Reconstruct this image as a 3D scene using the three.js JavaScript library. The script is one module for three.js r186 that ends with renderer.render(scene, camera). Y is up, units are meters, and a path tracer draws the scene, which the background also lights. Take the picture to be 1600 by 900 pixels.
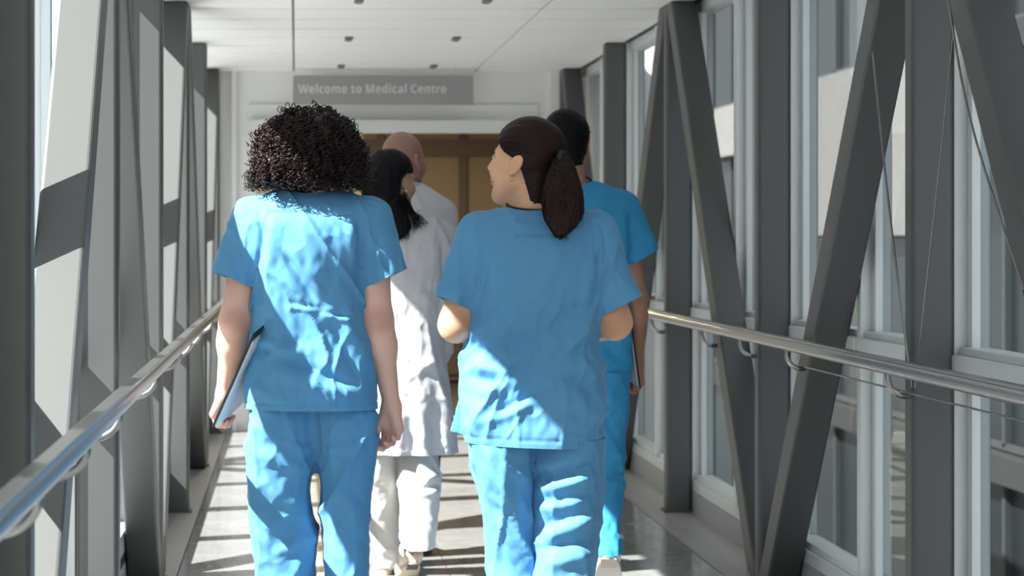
import * as THREE from 'three';
import { RoundedBoxGeometry } from 'three/addons/geometries/RoundedBoxGeometry.js';
import { mergeGeometries, mergeVertices } from 'three/addons/utils/BufferGeometryUtils.js';
import { TextGeometry } from 'three/addons/geometries/TextGeometry.js';
import { FontLoader } from 'three/addons/loaders/FontLoader.js';
import { RectAreaLightUniformsLib } from 'three/addons/lights/RectAreaLightUniformsLib.js';

// ---------------------------------------------------------------- camera, sky, sun, exposure
const scene = new THREE.Scene();
const F = 3600, VX = 462, VY = 368, EYE = 1.32;              // focal length in pixels, vanishing point, eye height
const camera = new THREE.PerspectiveCamera(2 * Math.atan(640.125 / F) * 180 / Math.PI, 16 / 9, 0.1, 400);
camera.position.set(0, EYE, 0);
camera.lookAt(0, EYE, -10);
camera.setViewOffset(2276, 1280.25, 676, 272.1, 1600, 900);   // lens shift: verticals stay upright
camera.focus = 6.2;
camera.userData.fStop = 4.2;
scene.add(camera);

scene.background = new THREE.Color().setRGB(0.92, 0.96, 1.0);  // hazy bright sky
scene.backgroundIntensity = 1.05;
const sun = new THREE.DirectionalLight(new THREE.Color().setRGB(1.0, 0.965, 0.92), 16.5);
const SUN_DIR = new THREE.Vector3(1, -1.08, -0.38).normalize();
sun.target.position.set(0.6, 0.8, -8);
sun.position.copy(sun.target.position).addScaledVector(SUN_DIR, -40);
sun.castShadow = true;
sun.shadow.mapSize.set(2048, 2048);
Object.assign(sun.shadow.camera, { left: -14, right: 14, top: 14, bottom: -14, near: 1, far: 90 });
scene.add(sun, sun.target);

const renderer = new THREE.WebGLRenderer({ antialias: true });
renderer.toneMapping = THREE.LinearToneMapping;
renderer.toneMappingExposure = 1.36;
renderer.shadowMap.enabled = true;
RectAreaLightUniformsLib.init();

// ---------------------------------------------------------------- helpers
let seed = 12345;
const rnd = () => { seed = (seed + 0x6d2b79f5) | 0; let t = Math.imul(seed ^ (seed >>> 15), 1 | seed); t = (t + Math.imul(t ^ (t >>> 7), 61 | t)) ^ t; return ((t ^ (t >>> 14)) >>> 0) / 4294967296; };
const lerp = (a, b, t) => a + (b - a) * t, clamp = (x, a, b) => Math.min(b, Math.max(a, x));
const smooth = (a, b, x) => { const t = clamp((x - a) / (b - a), 0, 1); return t * t * (3 - 2 * t); };
const V = (x, y, z) => new THREE.Vector3(x, y, z);
const names = {};
function numbered(n) { const k = names[n] = (names[n] ?? -1) + 1; return k ? n + '_' + String(k).padStart(3, '0') : n; }
function lin(r, g, b) { return new THREE.Color().setRGB(r, g, b); }
function mat(color, roughness = 0.6, metalness = 0, extra = {}) {
  const { physical, ...rest } = extra;
  const M = physical ? THREE.MeshPhysicalMaterial : THREE.MeshStandardMaterial;
  return new M({ color, roughness, metalness, ...rest });
}
function mesh(name, geo, material, parent) {
  const m = new THREE.Mesh(geo, material);
  m.name = parent === scene ? numbered(name) : name;
  m.castShadow = m.receiveShadow = true;
  parent.add(m);
  return m;
}
function part(name, geo, material, parent) {                      // a part: numbered among its siblings
  const m = mesh(name, geo, material, parent);
  parent.userData._n = parent.userData._n ?? {};
  const k = parent.userData._n[name] = (parent.userData._n[name] ?? -1) + 1;
  if (k) m.name = name + '_' + String(k).padStart(3, '0');
  return m;
}
function group(name, position = [0, 0, 0], parent = scene) {
  const g = new THREE.Group(); g.name = parent === scene ? numbered(name) : name;
  g.position.set(...position); parent.add(g); return g;
}
function tag(o, label, category, grp) { o.userData.label = label; o.userData.category = category; if (grp) o.userData.group = grp; return o; }
function struct(o) { o.userData.kind = 'structure'; return o; }
function box(w, h, d, x = 0, y = 0, z = 0, r = 0) {
  const g = r ? new RoundedBoxGeometry(w, h, d, 2, r) : new THREE.BoxGeometry(w, h, d);
  g.translate(x, y, z); return g;
}
function slab(x0, x1, y0, y1, z0, z1, r = 0) { return box(x1 - x0, y1 - y0, z1 - z0, (x0 + x1) / 2, (y0 + y1) / 2, (z0 + z1) / 2, r); }
const clean = (g) => { const h = g.index ? g.toNonIndexed() : g; for (const k of Object.keys(h.attributes)) if (!['position', 'normal', 'uv'].includes(k)) h.deleteAttribute(k); return h; };
const join = (list) => mergeGeometries(list.map(clean));
function tube(points, r, seg = 24, radial = 8, closed = false) {
  return new THREE.TubeGeometry(new THREE.CatmullRomCurve3(points, closed, 'centripetal'), seg, r, radial, closed);
}
// smooth value noise in 3-D
const HASH = new Float32Array(4096); for (let i = 0; i < 4096; i++) HASH[i] = rnd() * 2 - 1;
const h3 = (x, y, z) => HASH[((x * 73856093) ^ (y * 19349663) ^ (z * 83492791)) & 4095];
function noise(x, y, z) {
  const ix = Math.floor(x), iy = Math.floor(y), iz = Math.floor(z); let u = x - ix, v = y - iy, w = z - iz;
  u = u * u * (3 - 2 * u); v = v * v * (3 - 2 * v); w = w * w * (3 - 2 * w);
  return lerp(lerp(lerp(h3(ix, iy, iz), h3(ix + 1, iy, iz), u), lerp(h3(ix, iy + 1, iz), h3(ix + 1, iy + 1, iz), u), v),
    lerp(lerp(h3(ix, iy, iz + 1), h3(ix + 1, iy, iz + 1), u), lerp(h3(ix, iy + 1, iz + 1), h3(ix + 1, iy + 1, iz + 1), u), v), w);
}
function noiseTexture(size, fn, srgb) {
  const d = new Uint8Array(size * size * 4);
  for (let y = 0; y < size; y++) for (let x = 0; x < size; x++) {
    const c = fn(x / size, y / size), i = (y * size + x) * 4;
    for (let k = 0; k < 3; k++) d[i + k] = clamp((Array.isArray(c) ? c[k] : c) * 255, 0, 255);
    d[i + 3] = 255;
  }
  const t = new THREE.DataTexture(d, size, size, THREE.RGBAFormat);
  t.wrapS = t.wrapT = THREE.RepeatWrapping; t.magFilter = THREE.LinearFilter; t.minFilter = THREE.LinearMipmapLinearFilter; t.generateMipmaps = true;
  if (srgb) t.colorSpace = THREE.SRGBColorSpace;
  t.needsUpdate = true; return t;
}
// periodic noise for textures
function pnoise(u, v, f, o = 0) {
  const x = u * f, y = v * f, ix = Math.floor(x), iy = Math.floor(y); let a = x - ix, b = y - iy; a = a * a * (3 - 2 * a); b = b * b * (3 - 2 * b);
  const q = (i, j) => h3(((i % f) + f) % f, ((j % f) + f) % f, o);
  return lerp(lerp(q(ix, iy), q(ix + 1, iy), a), lerp(q(ix, iy + 1), q(ix + 1, iy + 1), a), b);
}

// ---------------------------------------------------------------- materials of the walkway
const smudge = noiseTexture(256, (u, v) => 0.5 + 0.16 * pnoise(u, v, 6) + 0.12 * pnoise(u, v, 17, 3) + 0.08 * pnoise(u, v, 60, 5));
const speckle = noiseTexture(512, (u, v) => 0.92 + 0.02 * pnoise(u, v, 9) + 0.02 * pnoise(u, v, 40, 2) + 0.02 * pnoise(u, v, 160, 4), true);
const M = {
  steel: mat(lin(0.12, 0.124, 0.124), 0.5, 0.4),
  steelPlain: mat(lin(0.12, 0.124, 0.124), 0.5, 0.4),
  steelLight: mat(lin(0.2, 0.205, 0.2), 0.46, 0.4),
  alu: mat(lin(0.72, 0.75, 0.75), 0.4, 0.12),
  aluBlue: mat(lin(0.3, 0.345, 0.37), 0.4, 0.3),
  aluDark: mat(lin(0.03, 0.032, 0.034), 0.6),
  chrome: mat(lin(0.36, 0.36, 0.355), 0.34, 1),
  cable: mat(lin(0.3, 0.3, 0.3), 0.35, 1),
  glass: mat(lin(0.91, 0.95, 0.95), 0.0, 0, { physical: true, transmission: 1, thickness: 0, ior: 1.35, specularIntensity: 0.8 }),
  ceiling: mat(lin(0.88, 0.88, 0.885), 0.55),
  ceilingGap: mat(lin(0.3, 0.3, 0.3), 0.8),
  grout: mat(lin(0.3, 0.3, 0.3), 0.8),
  border: mat(lin(0.42, 0.405, 0.405), 0.34, 0, { map: speckle }),
  curb: mat(lin(0.4, 0.4, 0.4), 0.6),
  wall: mat(lin(0.86, 0.86, 0.855), 0.7),
  wallLight: mat(lin(0.9, 0.9, 0.895), 0.6),
  sign: mat(lin(0.36, 0.36, 0.36), 0.5),
  white: mat(lin(0.85, 0.85, 0.85), 0.5),
  concrete: mat(lin(0.5, 0.5, 0.5), 0.85, 0, { map: speckle }),
};
const tileMats = [0.325, 0.34, 0.315].map((v) => mat(lin(v, v, v * 0.995), 0.26, 0, { map: speckle, roughnessMap: smudge }));

// ---------------------------------------------------------------- the walkway: floor, ceiling, trusses, windows
const XR = 1.766, XL = -0.508, H = 2.424, BAY = 2.187, Z0 = 6.6, CW = 0.12, CD = 0.09;
const GR = XR + CW + 0.055, GL = XL - CW - 0.055;                 // planes of the glass
const zOf = (n) => -(Z0 + BAY * n);                               // camera-side face of column n
const ZEND = -15.62, ZBACK = 2.4;

const floor = struct(group('floor'));
part('slab', slab(GL - 0.1, GR + 0.1, -0.35, -0.012, ZEND, ZBACK), M.grout, floor);
const TX = [-0.46, 0.07, 0.60, 1.13, 1.66], TD = BAY / 4;
for (let i = 0; i < 4; i++) {
  const g = box(TX[i + 1] - TX[i] - 0.0035, 0.014, TD - 0.0035);
  for (let k = 0; k < 22; k++) {
    const t = part('tile', g, tileMats[(i * 7 + k * 5 + ((i * k) % 3)) % 3], floor);
    t.position.set((TX[i] + TX[i + 1]) / 2, -0.007, -(15.348 - TD * (k + 0.5)));
  }
  part('tile', slab(TX[i], TX[i + 1], -0.014, 0, -(15.348 - TD * 22), ZBACK), tileMats[i % 3], floor);
}
part('border_strip', slab(1.663, GR, -0.012, 0.0005, ZEND, ZBACK), M.border, floor);
part('border_strip', slab(GL, -0.463, -0.012, 0.0005, ZEND, ZBACK), M.border, floor);
part('threshold', slab(-0.46, 1.66, -0.012, 0.0005, ZEND, -15.351), M.border, floor);
for (const s of [1, -1]) {
  const x0 = s > 0 ? GR - 0.05 : GL - 0.06, c = struct(mesh('trim_' + (s > 0 ? 1 : 2), slab(x0, x0 + 0.11, 0.0005, s > 0 ? 0.105 : 0.23, ZEND, ZBACK), M.curb, scene));  // sunlit-side curb is out of view, taller to shade the floor edge
}

const ceiling = struct(group('ceiling'));
part('slab', slab(GL - 0.16, GR + 0.16, H + 0.02, H + 0.3, ZEND, ZBACK), M.ceilingGap, ceiling);
const CX = [GL + 0.06, -0.012, 1.205, GR - 0.06];
for (let i = 0; i < 3; i++) {
  const g = box(CX[i + 1] - CX[i] - 0.012, 0.022, TD - 0.04, 0, 0, 0, 0.004);
  for (let k = 0; k < 20; k++) {
    const t = part('panel', g, M.ceiling, ceiling);
    t.position.set((CX[i] + CX[i + 1]) / 2, H + 0.011, -(15.6 - TD * (k + 0.5)));
  }
  part('panel', slab(CX[i] + 0.01, CX[i + 1] - 0.01, H, H + 0.022, -(15.6 - TD * 20), ZBACK), M.ceiling, ceiling);
}
for (let k = 0; k < 3; k++) for (const x of [0.296, 0.895]) {
  const f = group('ceiling_fitting', [x, H, -(10.75 + 2.1 * k)]);
  part('housing', box(0.045, 0.016, 0.16, 0, -0.006, 0, 0.006), M.steelLight, f);
  part('lens', box(0.028, 0.006, 0.13, 0, -0.015, 0), M.steelLight, f);
  tag(f, `slim dark ceiling fitting, ${['third', 'second', 'first'][k]} row from the sign, ${x < 0.5 ? 'nearer the sunlit windows' : 'nearer the shaded windows'}`, 'ceiling fitting', 'slim ceiling fittings');
}

// window bands: one structure per half bay, mullion on its camera side, transom at rail height, two panes
const SILL = 0.105, HEAD = H, TRANS = 0.955;
let winN = 0;
function glazing(s) {
  const gx = s > 0 ? GR : GL;
  const fw = (x0, x1) => s > 0 ? [gx + x0, gx + x1] : [gx - x1, gx - x0];
  const mull = slab(...fw(-0.05, -0.006), SILL, HEAD, -0.026, 0.026, 0.004);
  const gasket = slab(...fw(-0.006, 0.02), SILL, HEAD, -0.024, 0.024), cap = slab(...fw(0.02, 0.056), SILL, HEAD, -0.028, 0.028, 0.004);
  const L = BAY / 2, z0 = -L + 0.034, z1 = -0.034;
  const inner = join([slab(...fw(-0.012, 0.012), SILL + 0.05, TRANS - 0.03, z1 - 0.04, z1), slab(...fw(-0.012, 0.012), TRANS + 0.03, HEAD - 0.05, z1 - 0.04, z1),
    slab(...fw(-0.012, 0.012), SILL + 0.05, TRANS - 0.03, z0, z0 + 0.04), slab(...fw(-0.012, 0.012), TRANS + 0.03, HEAD - 0.05, z0, z0 + 0.04)]);
  const rails = join([slab(...fw(-0.05, 0.06), SILL, SILL + 0.05, z0, z1, 0.004), slab(...fw(-0.035, 0.05), SILL + 0.05, SILL + 0.075, z0, z1, 0.003),
    slab(...fw(-0.03, 0.05), HEAD - 0.05, HEAD, z0, z1)]);
  const trans = join([slab(...fw(-0.06, 0.06), TRANS - 0.035, TRANS + 0.022, z0, z1, 0.004), slab(...fw(-0.035, 0.04), TRANS + 0.022, TRANS + 0.045, z0, z1, 0.003)]);
  const pane = (a, b) => slab(...fw(-0.004, 0.004), a, b, z0 + 0.03, z1 - 0.03);
  const lower = new THREE.PlaneGeometry(L - 0.1, TRANS - SILL - 0.09).rotateY(Math.PI / 2).translate(gx, (SILL + TRANS) / 2 + 0.005, -L / 2);
  const upper = new THREE.PlaneGeometry(L - 0.1, HEAD - TRANS - 0.08).rotateY(Math.PI / 2).translate(gx, (HEAD + TRANS) / 2, -L / 2);
  for (let k = s > 0 ? -2 : -7; k < 8; k++) {
    const w = struct(group('window_' + (++winN), [0, 0, -(Z0 + CD / 2 + L * k)]));
    part('mullion', mull, M.alu, w); part('gasket', gasket, M.aluDark, w); part('cover_cap', cap, M.aluBlue, w); part('sash', inner, M.alu, w);
    part('frame', rails, M.alu, w); part('transom', trans, M.alu, w);
    part('pane', lower, M.glass, w); part('pane', upper, M.glass, w);
  }
}
glazing(1); glazing(-1);
{ // solid walls round the camera, out of view, placed to darken the columns
  const zl = -(Z0 + CD / 2 - BAY) + 0.03, m = mat(lin(0.4, 0.4, 0.4), 0.8);
  struct(mesh('unseen_shade_wall_2', slab(GL - 0.1, GL + 0.06, 0.106, H, zl - 0.03, zl + 0.3), m, scene));
  struct(mesh('unseen_shade_wall_1', slab(GR - 0.06, GR + 0.1, 0.106, H, zl, ZBACK), m, scene));
}

// steel trusses: uprights and diagonals, each a thing of its own
const ord = ['first', 'second', 'third', 'fourth', 'fifth', 'sixth', 'seventh', 'eighth'];
const colGeo = (() => { const g = new RoundedBoxGeometry(CW, H, CD, 3, 0.016); g.translate(0, H / 2, -CD / 2); return g; })();
const plateGeo = slab(-CW / 2 - 0.012, CW / 2 + 0.012, 0.0005, 0.012, -CD - 0.012, 0.012);
const side = (s) => s > 0 ? 'shaded' : 'sunlit';
for (const s of [1, -1]) for (let n = -2; n <= 4; n++) {
  const c = group('steel_column', [s > 0 ? XR + CW / 2 : XL - CW / 2, 0, zOf(n)]);
  part('shaft', colGeo, M.steel, c); part('base_plate', plateGeo, M.steelPlain, c);
  tag(c, `grey upright steel column, ${ord[4 - n]} from the sign wall by the ${side(s)} windows`, 'column', `upright columns of the ${side(s)} side`);
}
function diagonal(s, nf, nt) {                                    // foot at column nf, head at column nt
  const d = nt > nf ? -1 : 1, w = 0.062;                          // d: towards the camera is +z
  const zf = zOf(nf) - CD / 2 + d * 0.10, zt = zOf(nt) - CD / 2 - d * 0.10;
  const up = Math.hypot(zt - zf, H), hw = w * up / H;
  const sh = new THREE.Shape([[zf - hw, 0.001], [zf + hw, 0.001], [zt + hw, H - 0.001], [zt - hw, H - 0.001]].map((p) => new THREE.Vector2(...p)));
  const g = new THREE.ExtrudeGeometry(sh, { depth: CW - 0.02, bevelEnabled: true, bevelThickness: 0.01, bevelSize: 0.009, bevelOffset: -0.009, bevelSegments: 3 });
  g.translate(0, 0, -(CW - 0.02) / 2); g.rotateY(-Math.PI / 2);
  const o = group('steel_brace', [s > 0 ? XR + CW / 2 : XL - CW / 2, 0, 0]);
  part('shaft', g, M.steel, o);
  part('weld_plate', slab(-0.02, 0.02, 0.001, 0.16, Math.min(zf, zOf(nf) - CD / 2) , Math.max(zf, zOf(nf) - CD / 2)), M.steelPlain, o);
  tag(o, `slanted grey steel brace between ${ord[4 - Math.max(nf, nt)]} and ${ord[4 - Math.min(nf, nt)]} columns from the sign, ${side(s)} side`, 'brace', `slanted braces of the ${side(s)} side`);
}
for (const s of [1, -1]) for (const f of [-1, 1, 3]) { diagonal(s, f, f - 1); diagonal(s, f, f + 1); }

// handrails with J-shaped brackets
for (const s of [1, -1]) {
  const x = s > 0 ? 1.69 : -0.398, y = s > 0 ? 0.945 : 0.94, r = group('handrail', [x, y, 0]);
  part('rail', tube([V(0, 0, -15.3), V(0, 0, -10), V(0, 0, -5), V(0, 0, 1.5)], 0.022, 40, 16), M.chrome, r);
  part('top_cap', box(0.03, 0.008, 16.8, 0, 0.022, -6.9, 0.003), M.chrome, r);
  for (let n = -2; n <= 4.4; n += 0.5) {
    const odd = Math.abs(n % 1) > 0.1, nn = odd ? (Math.round(n - 0.5) % 2 === 0 ? n + 0.12 : n - 0.12) : n;
    const z = zOf(nn) - (odd ? 0 : 0) + 0.02, d = s * (s > 0 ? XR - 1.69 - 0.009 : -0.398 - XL - 0.009);
    if (z < -15.3 || (n === -0.5 && s > 0)) continue;
    const g = tube([V(0, -0.018, z), V(d * 0.02, -0.04, z), V(d * 0.2, -0.066, z), V(d * 0.55, -0.082, z), V(d, -0.085, z - 0.02)], 0.0085, 24, 10);
    part('bracket', g, M.chrome, r);
  }
  tag(r, s > 0 ? 'polished metal tube handrail on curved brackets along the shaded window side' : 'polished metal tube handrail along the sunlit window side', 'handrail');
}
// thin steel cables strung along the shaded side
const cable = (pts, label) => tag(mesh('steel_cable', tube(pts, 0.0032, 16, 6), M.cable, scene), label, 'cable');
{
  const xc = XR - 0.03, at = (px, py, x) => { const z = -x * F / (px - VX); return V(x, EYE - (py - VY) * -z / F, z); };
  cable([at(1257, 573, xc), at(1425, 615, xc), at(1640, 668, xc)], 'thin steel cable running below the handrail past the first slanted brace');
  cable([at(1363, 82, xc), at(1390, 330, xc), at(1424, 606, xc)], 'thin steel cable hanging from the slanted brace down to the rail bracket');
  cable([at(1489, 55, xc), at(1460, 330, xc), at(1430, 606, xc)], 'thin steel cable rising from the rail bracket across the wide upright column');
  cable([at(1478, -20, xc), at(1512, 170, xc), at(1600, 455, xc)], 'thin steel cable slanting down from the top of the upright column to the window');
}
// ---------------------------------------------------------------- the end wall, its sign and the corridor behind
{
  const w = struct(group('wall_back'));
  const z0 = ZEND, z1 = ZEND + 0.12, xo0 = -0.268, xo1 = 1.585, top = 2.013;
  part('panel', slab(GL, xo0 - 0.045, 0, H, z0, z1), M.wall, w);
  part('panel', slab(xo1 + 0.045, GR, 0, H, z0, z1), M.wall, w);
  part('panel', slab(xo0 - 0.045, xo1 + 0.045, top + 0.19, H, z0, z1), M.wall, w);
  part('band', slab(xo0 - 0.045, xo1 + 0.045, top + 0.085, top + 0.188, z0, z1 + 0.015), M.wallLight, w);
  for (const [a, b] of [[GL + 0.12, GL + 0.19], [xo0 - 0.16, xo0 - 0.13], [xo1 + 0.12, xo1 + 0.2]]) part('pilaster', slab(a, b, 0.001, H, z1, z1 + 0.05), M.wallLight, w);
  const d = struct(group('door_1'));
  part('frame_jamb', slab(xo0 - 0.045, xo0, 0.001, top, z0 - 0.02, z1 + 0.03), M.wallLight, d);
  part('frame_jamb', slab(xo1, xo1 + 0.045, 0.001, top, z0 - 0.02, z1 + 0.03), M.wallLight, d);
  part('frame_head', slab(xo0 - 0.045, xo1 + 0.045, top, top + 0.082, z0 - 0.02, z1 + 0.06), M.white, d);
  // corridor behind
  const zc = -21.2, X0 = -1.4, X1 = 2.6;
  struct(mesh('floor', slab(X0, X1, -0.3, 0, zc, ZEND), mat(lin(0.055, 0.042, 0.034), 0.55), scene));
  struct(mesh('ceiling', slab(X0, X1, 2.5, 2.7, zc, ZEND), M.wall, scene));
  struct(mesh('wall_left', slab(X0 - 0.1, X0, 0, 2.5, zc, ZEND), mat(lin(0.6, 0.55, 0.4), 0.7), scene));
  struct(mesh('wall_right', slab(X1, X1 + 0.1, 0, 2.5, zc, ZEND), mat(lin(0.3, 0.24, 0.17), 0.7), scene));
  const brown = mat(lin(0.26, 0.19, 0.12), 0.5), brownDark = mat(lin(0.1, 0.07, 0.048), 0.5), cream = mat(lin(0.62, 0.58, 0.44), 0.7);
  const e = struct(group('wall_end'));
  part('panel', slab(X0, 0.62, 0, 2.5, zc - 0.1, zc), cream, e);
  part('panel', slab(0.62, X1, 0, 2.5, zc - 0.1, zc), brown, e);
  for (const x of [0.75, 1.0, 1.5, 2.05]) part('post', slab(x, x + 0.07, 0.001, 2.3, zc, zc + 0.05), brownDark, e);
  part('top_rail', slab(0.62, X1, 2.05, 2.2, zc, zc + 0.06), brownDark, e);
  const cab = group('low_cabinet', [1.5, 0, zc + 0.3]);
  part('carcass', box(1.7, 0.66, 0.4, 0, 0.34, 0, 0.01), brownDark, cab); part('top', box(1.76, 0.03, 0.44, 0, 0.69, 0, 0.006), brown, cab);
  for (const x of [-0.42, 0.42]) { const dr = part('door', box(0.8, 0.58, 0.02, x, 0.36, 0.21, 0.004), brownDark, cab); part('handle', box(0.02, 0.14, 0.02, x - Math.sign(x) * 0.34, 0.42, 0.228, 0.004), M.chrome, dr); }
  tag(cab, 'low dark brown cabinet against the brown wall beyond the doorway', 'cabinet');
  const lamp = group('unseen_ceiling_lamp', [0.3, 2.5, -18.2]);  // out of view above the doorway, lights the corridor warm
  part('frame', box(0.64, 0.03, 0.64, 0, -0.016, 0, 0.005), M.white, lamp);
  part('diffuser', box(0.56, 0.01, 0.56, 0, -0.034, 0), mat(lin(0.9, 0.88, 0.8), 0.6, 0, { emissive: lin(1, 0.9, 0.7), emissiveIntensity: 1.2 }), lamp);
  tag(lamp, 'square unseen ceiling lamp placed to light the corridor beyond the doorway', 'lamp');
  const rl = new THREE.RectAreaLight(lin(1, 0.88, 0.66), 95, 0.56, 0.56); rl.position.set(0.3, 2.455, -18.2); rl.lookAt(0.3, 0, -18.2); scene.add(rl);
  { // unseen end behind the camera: glazing added as fill daylight for the people
    const wf = struct(group('unseen_wall_front')), m = mat(lin(0.6, 0.6, 0.6), 0.8);
    part('panel', slab(GL - 0.1, GL + 0.2, -0.3, H + 0.3, ZBACK, ZBACK + 0.15), m, wf); part('panel', slab(GR - 0.2, GR + 0.1, -0.3, H + 0.3, ZBACK, ZBACK + 0.15), m, wf);
    part('panel', slab(GL + 0.2, GR - 0.2, 2.25, H + 0.3, ZBACK, ZBACK + 0.15), m, wf); part('panel', slab(GL + 0.2, GR - 0.2, -0.3, 0.06, ZBACK, ZBACK + 0.15), m, wf);
    const d2 = struct(group('door_2'));
    for (const x of [GL + 0.23, 0.64, GR - 0.23]) part('frame', slab(x - 0.03, x + 0.03, 0.06, 2.25, ZBACK + 0.04, ZBACK + 0.1), M.alu, d2);
    for (const [a, b] of [[GL + 0.26, 0.61], [0.67, GR - 0.26]]) part('pane', new THREE.PlaneGeometry(b - a, 2.17).translate((a + b) / 2, 1.155, ZBACK + 0.07), M.glass, d2);
  }
  for (const [n, a, b] of [['wall_return_1', X0 - 0.1, GL - 0.06], ['wall_return_2', GR + 0.06, X1 + 0.1]]) struct(mesh(n, slab(a, b, -0.3, 2.7, ZEND - 0.06, ZEND + 0.06), M.wall, scene));
}
{
  const font = await new FontLoader().loadAsync('fonts/droid/droid_sans_bold.typeface.json');
  const zs = -15.25, sc = -zs / F, x0 = (458 - VX) * sc, x1 = (739 - VX) * sc, y1 = EYE + (VY - 118) * sc, y0 = EYE + (VY - 164) * sc;
  const s = group('welcome_sign', [(x0 + x1) / 2, (y0 + y1) / 2, zs]);
  part('panel', box(x1 - x0, y1 - y0, 0.04, 0, 0, 0, 0.004), M.sign, s);
  const g = new TextGeometry('Welcome to Medical Centre', { font, size: 0.058, depth: 0.004, curveSegments: 4 });
  g.computeBoundingBox(); const bw = g.boundingBox.max.x, want = (697 - 466) * sc;
  g.scale(want / bw, 1, 1); g.translate((466 - 458) * sc - (x1 - x0) / 2, -0.02, 0.021);
  part('lettering', g, mat(lin(0.75, 0.75, 0.75), 0.5), s);
  for (const x of [-0.45, 0.45]) part('hanger', box(0.012, H - y1 + 0.002, 0.012, x, (y1 - y0) / 2 + (H - y1) / 2, 0), M.alu, s);
  tag(s, 'long grey sign with pale welcome lettering above the doorway', 'sign');
}
// ---------------------------------------------------------------- outside
{
  struct(mesh('ground', slab(-60, 60, -5.2, -5, -90, 30), mat(lin(0.16, 0.165, 0.165), 0.9, 0, { map: speckle }), scene));
  struct(mesh('unseen_bounce_roof', slab(-10.9, -1.1, -2.2, -1.5, -60, 6), mat(lin(0.9, 0.89, 0.87), 0.85, 0, { map: speckle }), scene));  // white roof slab out of view, placed to bounce sunlight up to the ceiling
  const b = group('office_building', [6.5, -5, 0]);
  const pale = [0.19, 0.18, 0.2].map((v) => mat(lin(v, v * 0.99, v * 0.965), 0.85, 0, { map: speckle })), stone = [0.125, 0.12, 0.13].map((v) => mat(lin(v, v, v * 0.99), 0.85, 0, { map: speckle })), slate = [0.016, 0.014, 0.019].map((v) => mat(lin(v * 0.95, v, v), 0.8, 0, { map: speckle })), dark = mat(lin(0.05, 0.062, 0.066), 0.25);
  part('core', slab(0.35, 9, 0, 16, -60, -3), mat(lin(0.015, 0.016, 0.016), 0.8), b);
  const gz = mat(lin(0.009, 0.012, 0.013), 0.35, 0, { physical: true, specularIntensity: 0.35 });
  let k = 0;
  for (let z = -3; z > -59; z -= 3.4) for (let f = 0; f < 4; f++) {
    const y = f * 4 + 0.3, pale1 = f === 1 ? (z < -23 && z > -29 ? 1 : z < -32 && z > -37 ? 2 : 0) : 0, y1 = f === 1 ? (pale1 === 1 ? y + 2.0 : pale1 === 2 ? y + 3.2 : y + 3.7) : y + 3.7; k++;
    part('wall_panel', slab(0, 0.33, y1 + 0.02, y + 3.98, z - 3.37, z), (pale1 === 2 ? pale : pale1 ? stone : slate)[(k * 5 + f) % 3], b);
    const w = part('window', slab(0.22, 0.34, y + 0.03, y1, z - 3.3, z - 0.07), gz, b);
    part('mullion', join([slab(0.16, 0.26, y + 0.03, y1, z - 1.72, z - 1.64), slab(0.16, 0.3, y + 0.0, y + 0.06, z - 3.35, z - 0.02)]), M.aluDark, w);
  }
  const o = group('office_building', [-11, -5, 0]), grey = [0.06, 0.05, 0.07].map((v) => mat(lin(v, v, v), 0.85, 0, { map: speckle }));  // unseen building, placed to darken reflections in the opposite glass
  part('core', slab(-8, -0.35, 0, 11.8, -60, 4), slate[0], o);
  for (let z = 4; z > -59; z -= 3.6) for (let f = 0; f < 3; f++) {
    const y = f * 3.9 + 0.2; k++;
    part('wall_panel', slab(-0.34, 0, y + 2.4, y + 3.85, z - 3.56, z), grey[(k * 5 + f) % 3], o);
    part('window', slab(-0.34, -0.22, y + 0.04, y + 2.36, z - 3.5, z - 0.06), gz, o);
  }
  tag(o, 'grey unseen building beyond the sunlit windows, placed to darken the glass reflections', 'building');
  tag(b, 'dark building with pale wall panels and window bands standing beyond the shaded windows', 'building');
}
// ---------------------------------------------------------------- body kit: distance fields meshed with surface nets
const smin = (a, b, k) => { const h = Math.max(k - Math.abs(a - b), 0) / k; return Math.min(a, b) - h * h * k * 0.25; };
const smax = (a, b, k) => -smin(-a, -b, k);
function cone(a, b, r1, r2) {                                     // tapered capsule
  const ax = a[0], ay = a[1], az = a[2], bx = b[0] - ax, by = b[1] - ay, bz = b[2] - az, q = 1 / (bx * bx + by * by + bz * bz + 1e-12);
  return (x, y, z) => {
    const px = x - ax, py = y - ay, pz = z - az, t = clamp((px * bx + py * by + pz * bz) * q, 0, 1);
    return Math.hypot(px - t * bx, py - t * by, pz - t * bz) - (r1 + (r2 - r1) * t);
  };
}
function ell(c, r) {                                              // ellipsoid
  return (x, y, z) => {
    const ux = (x - c[0]) / r[0], uy = (y - c[1]) / r[1], uz = (z - c[2]) / r[2], k = Math.hypot(ux, uy, uz), g = Math.hypot(ux / r[0], uy / r[1], uz / r[2]);
    return g < 1e-9 ? -Math.min(...r) : k * (k - 1) / g;
  };
}
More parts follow.
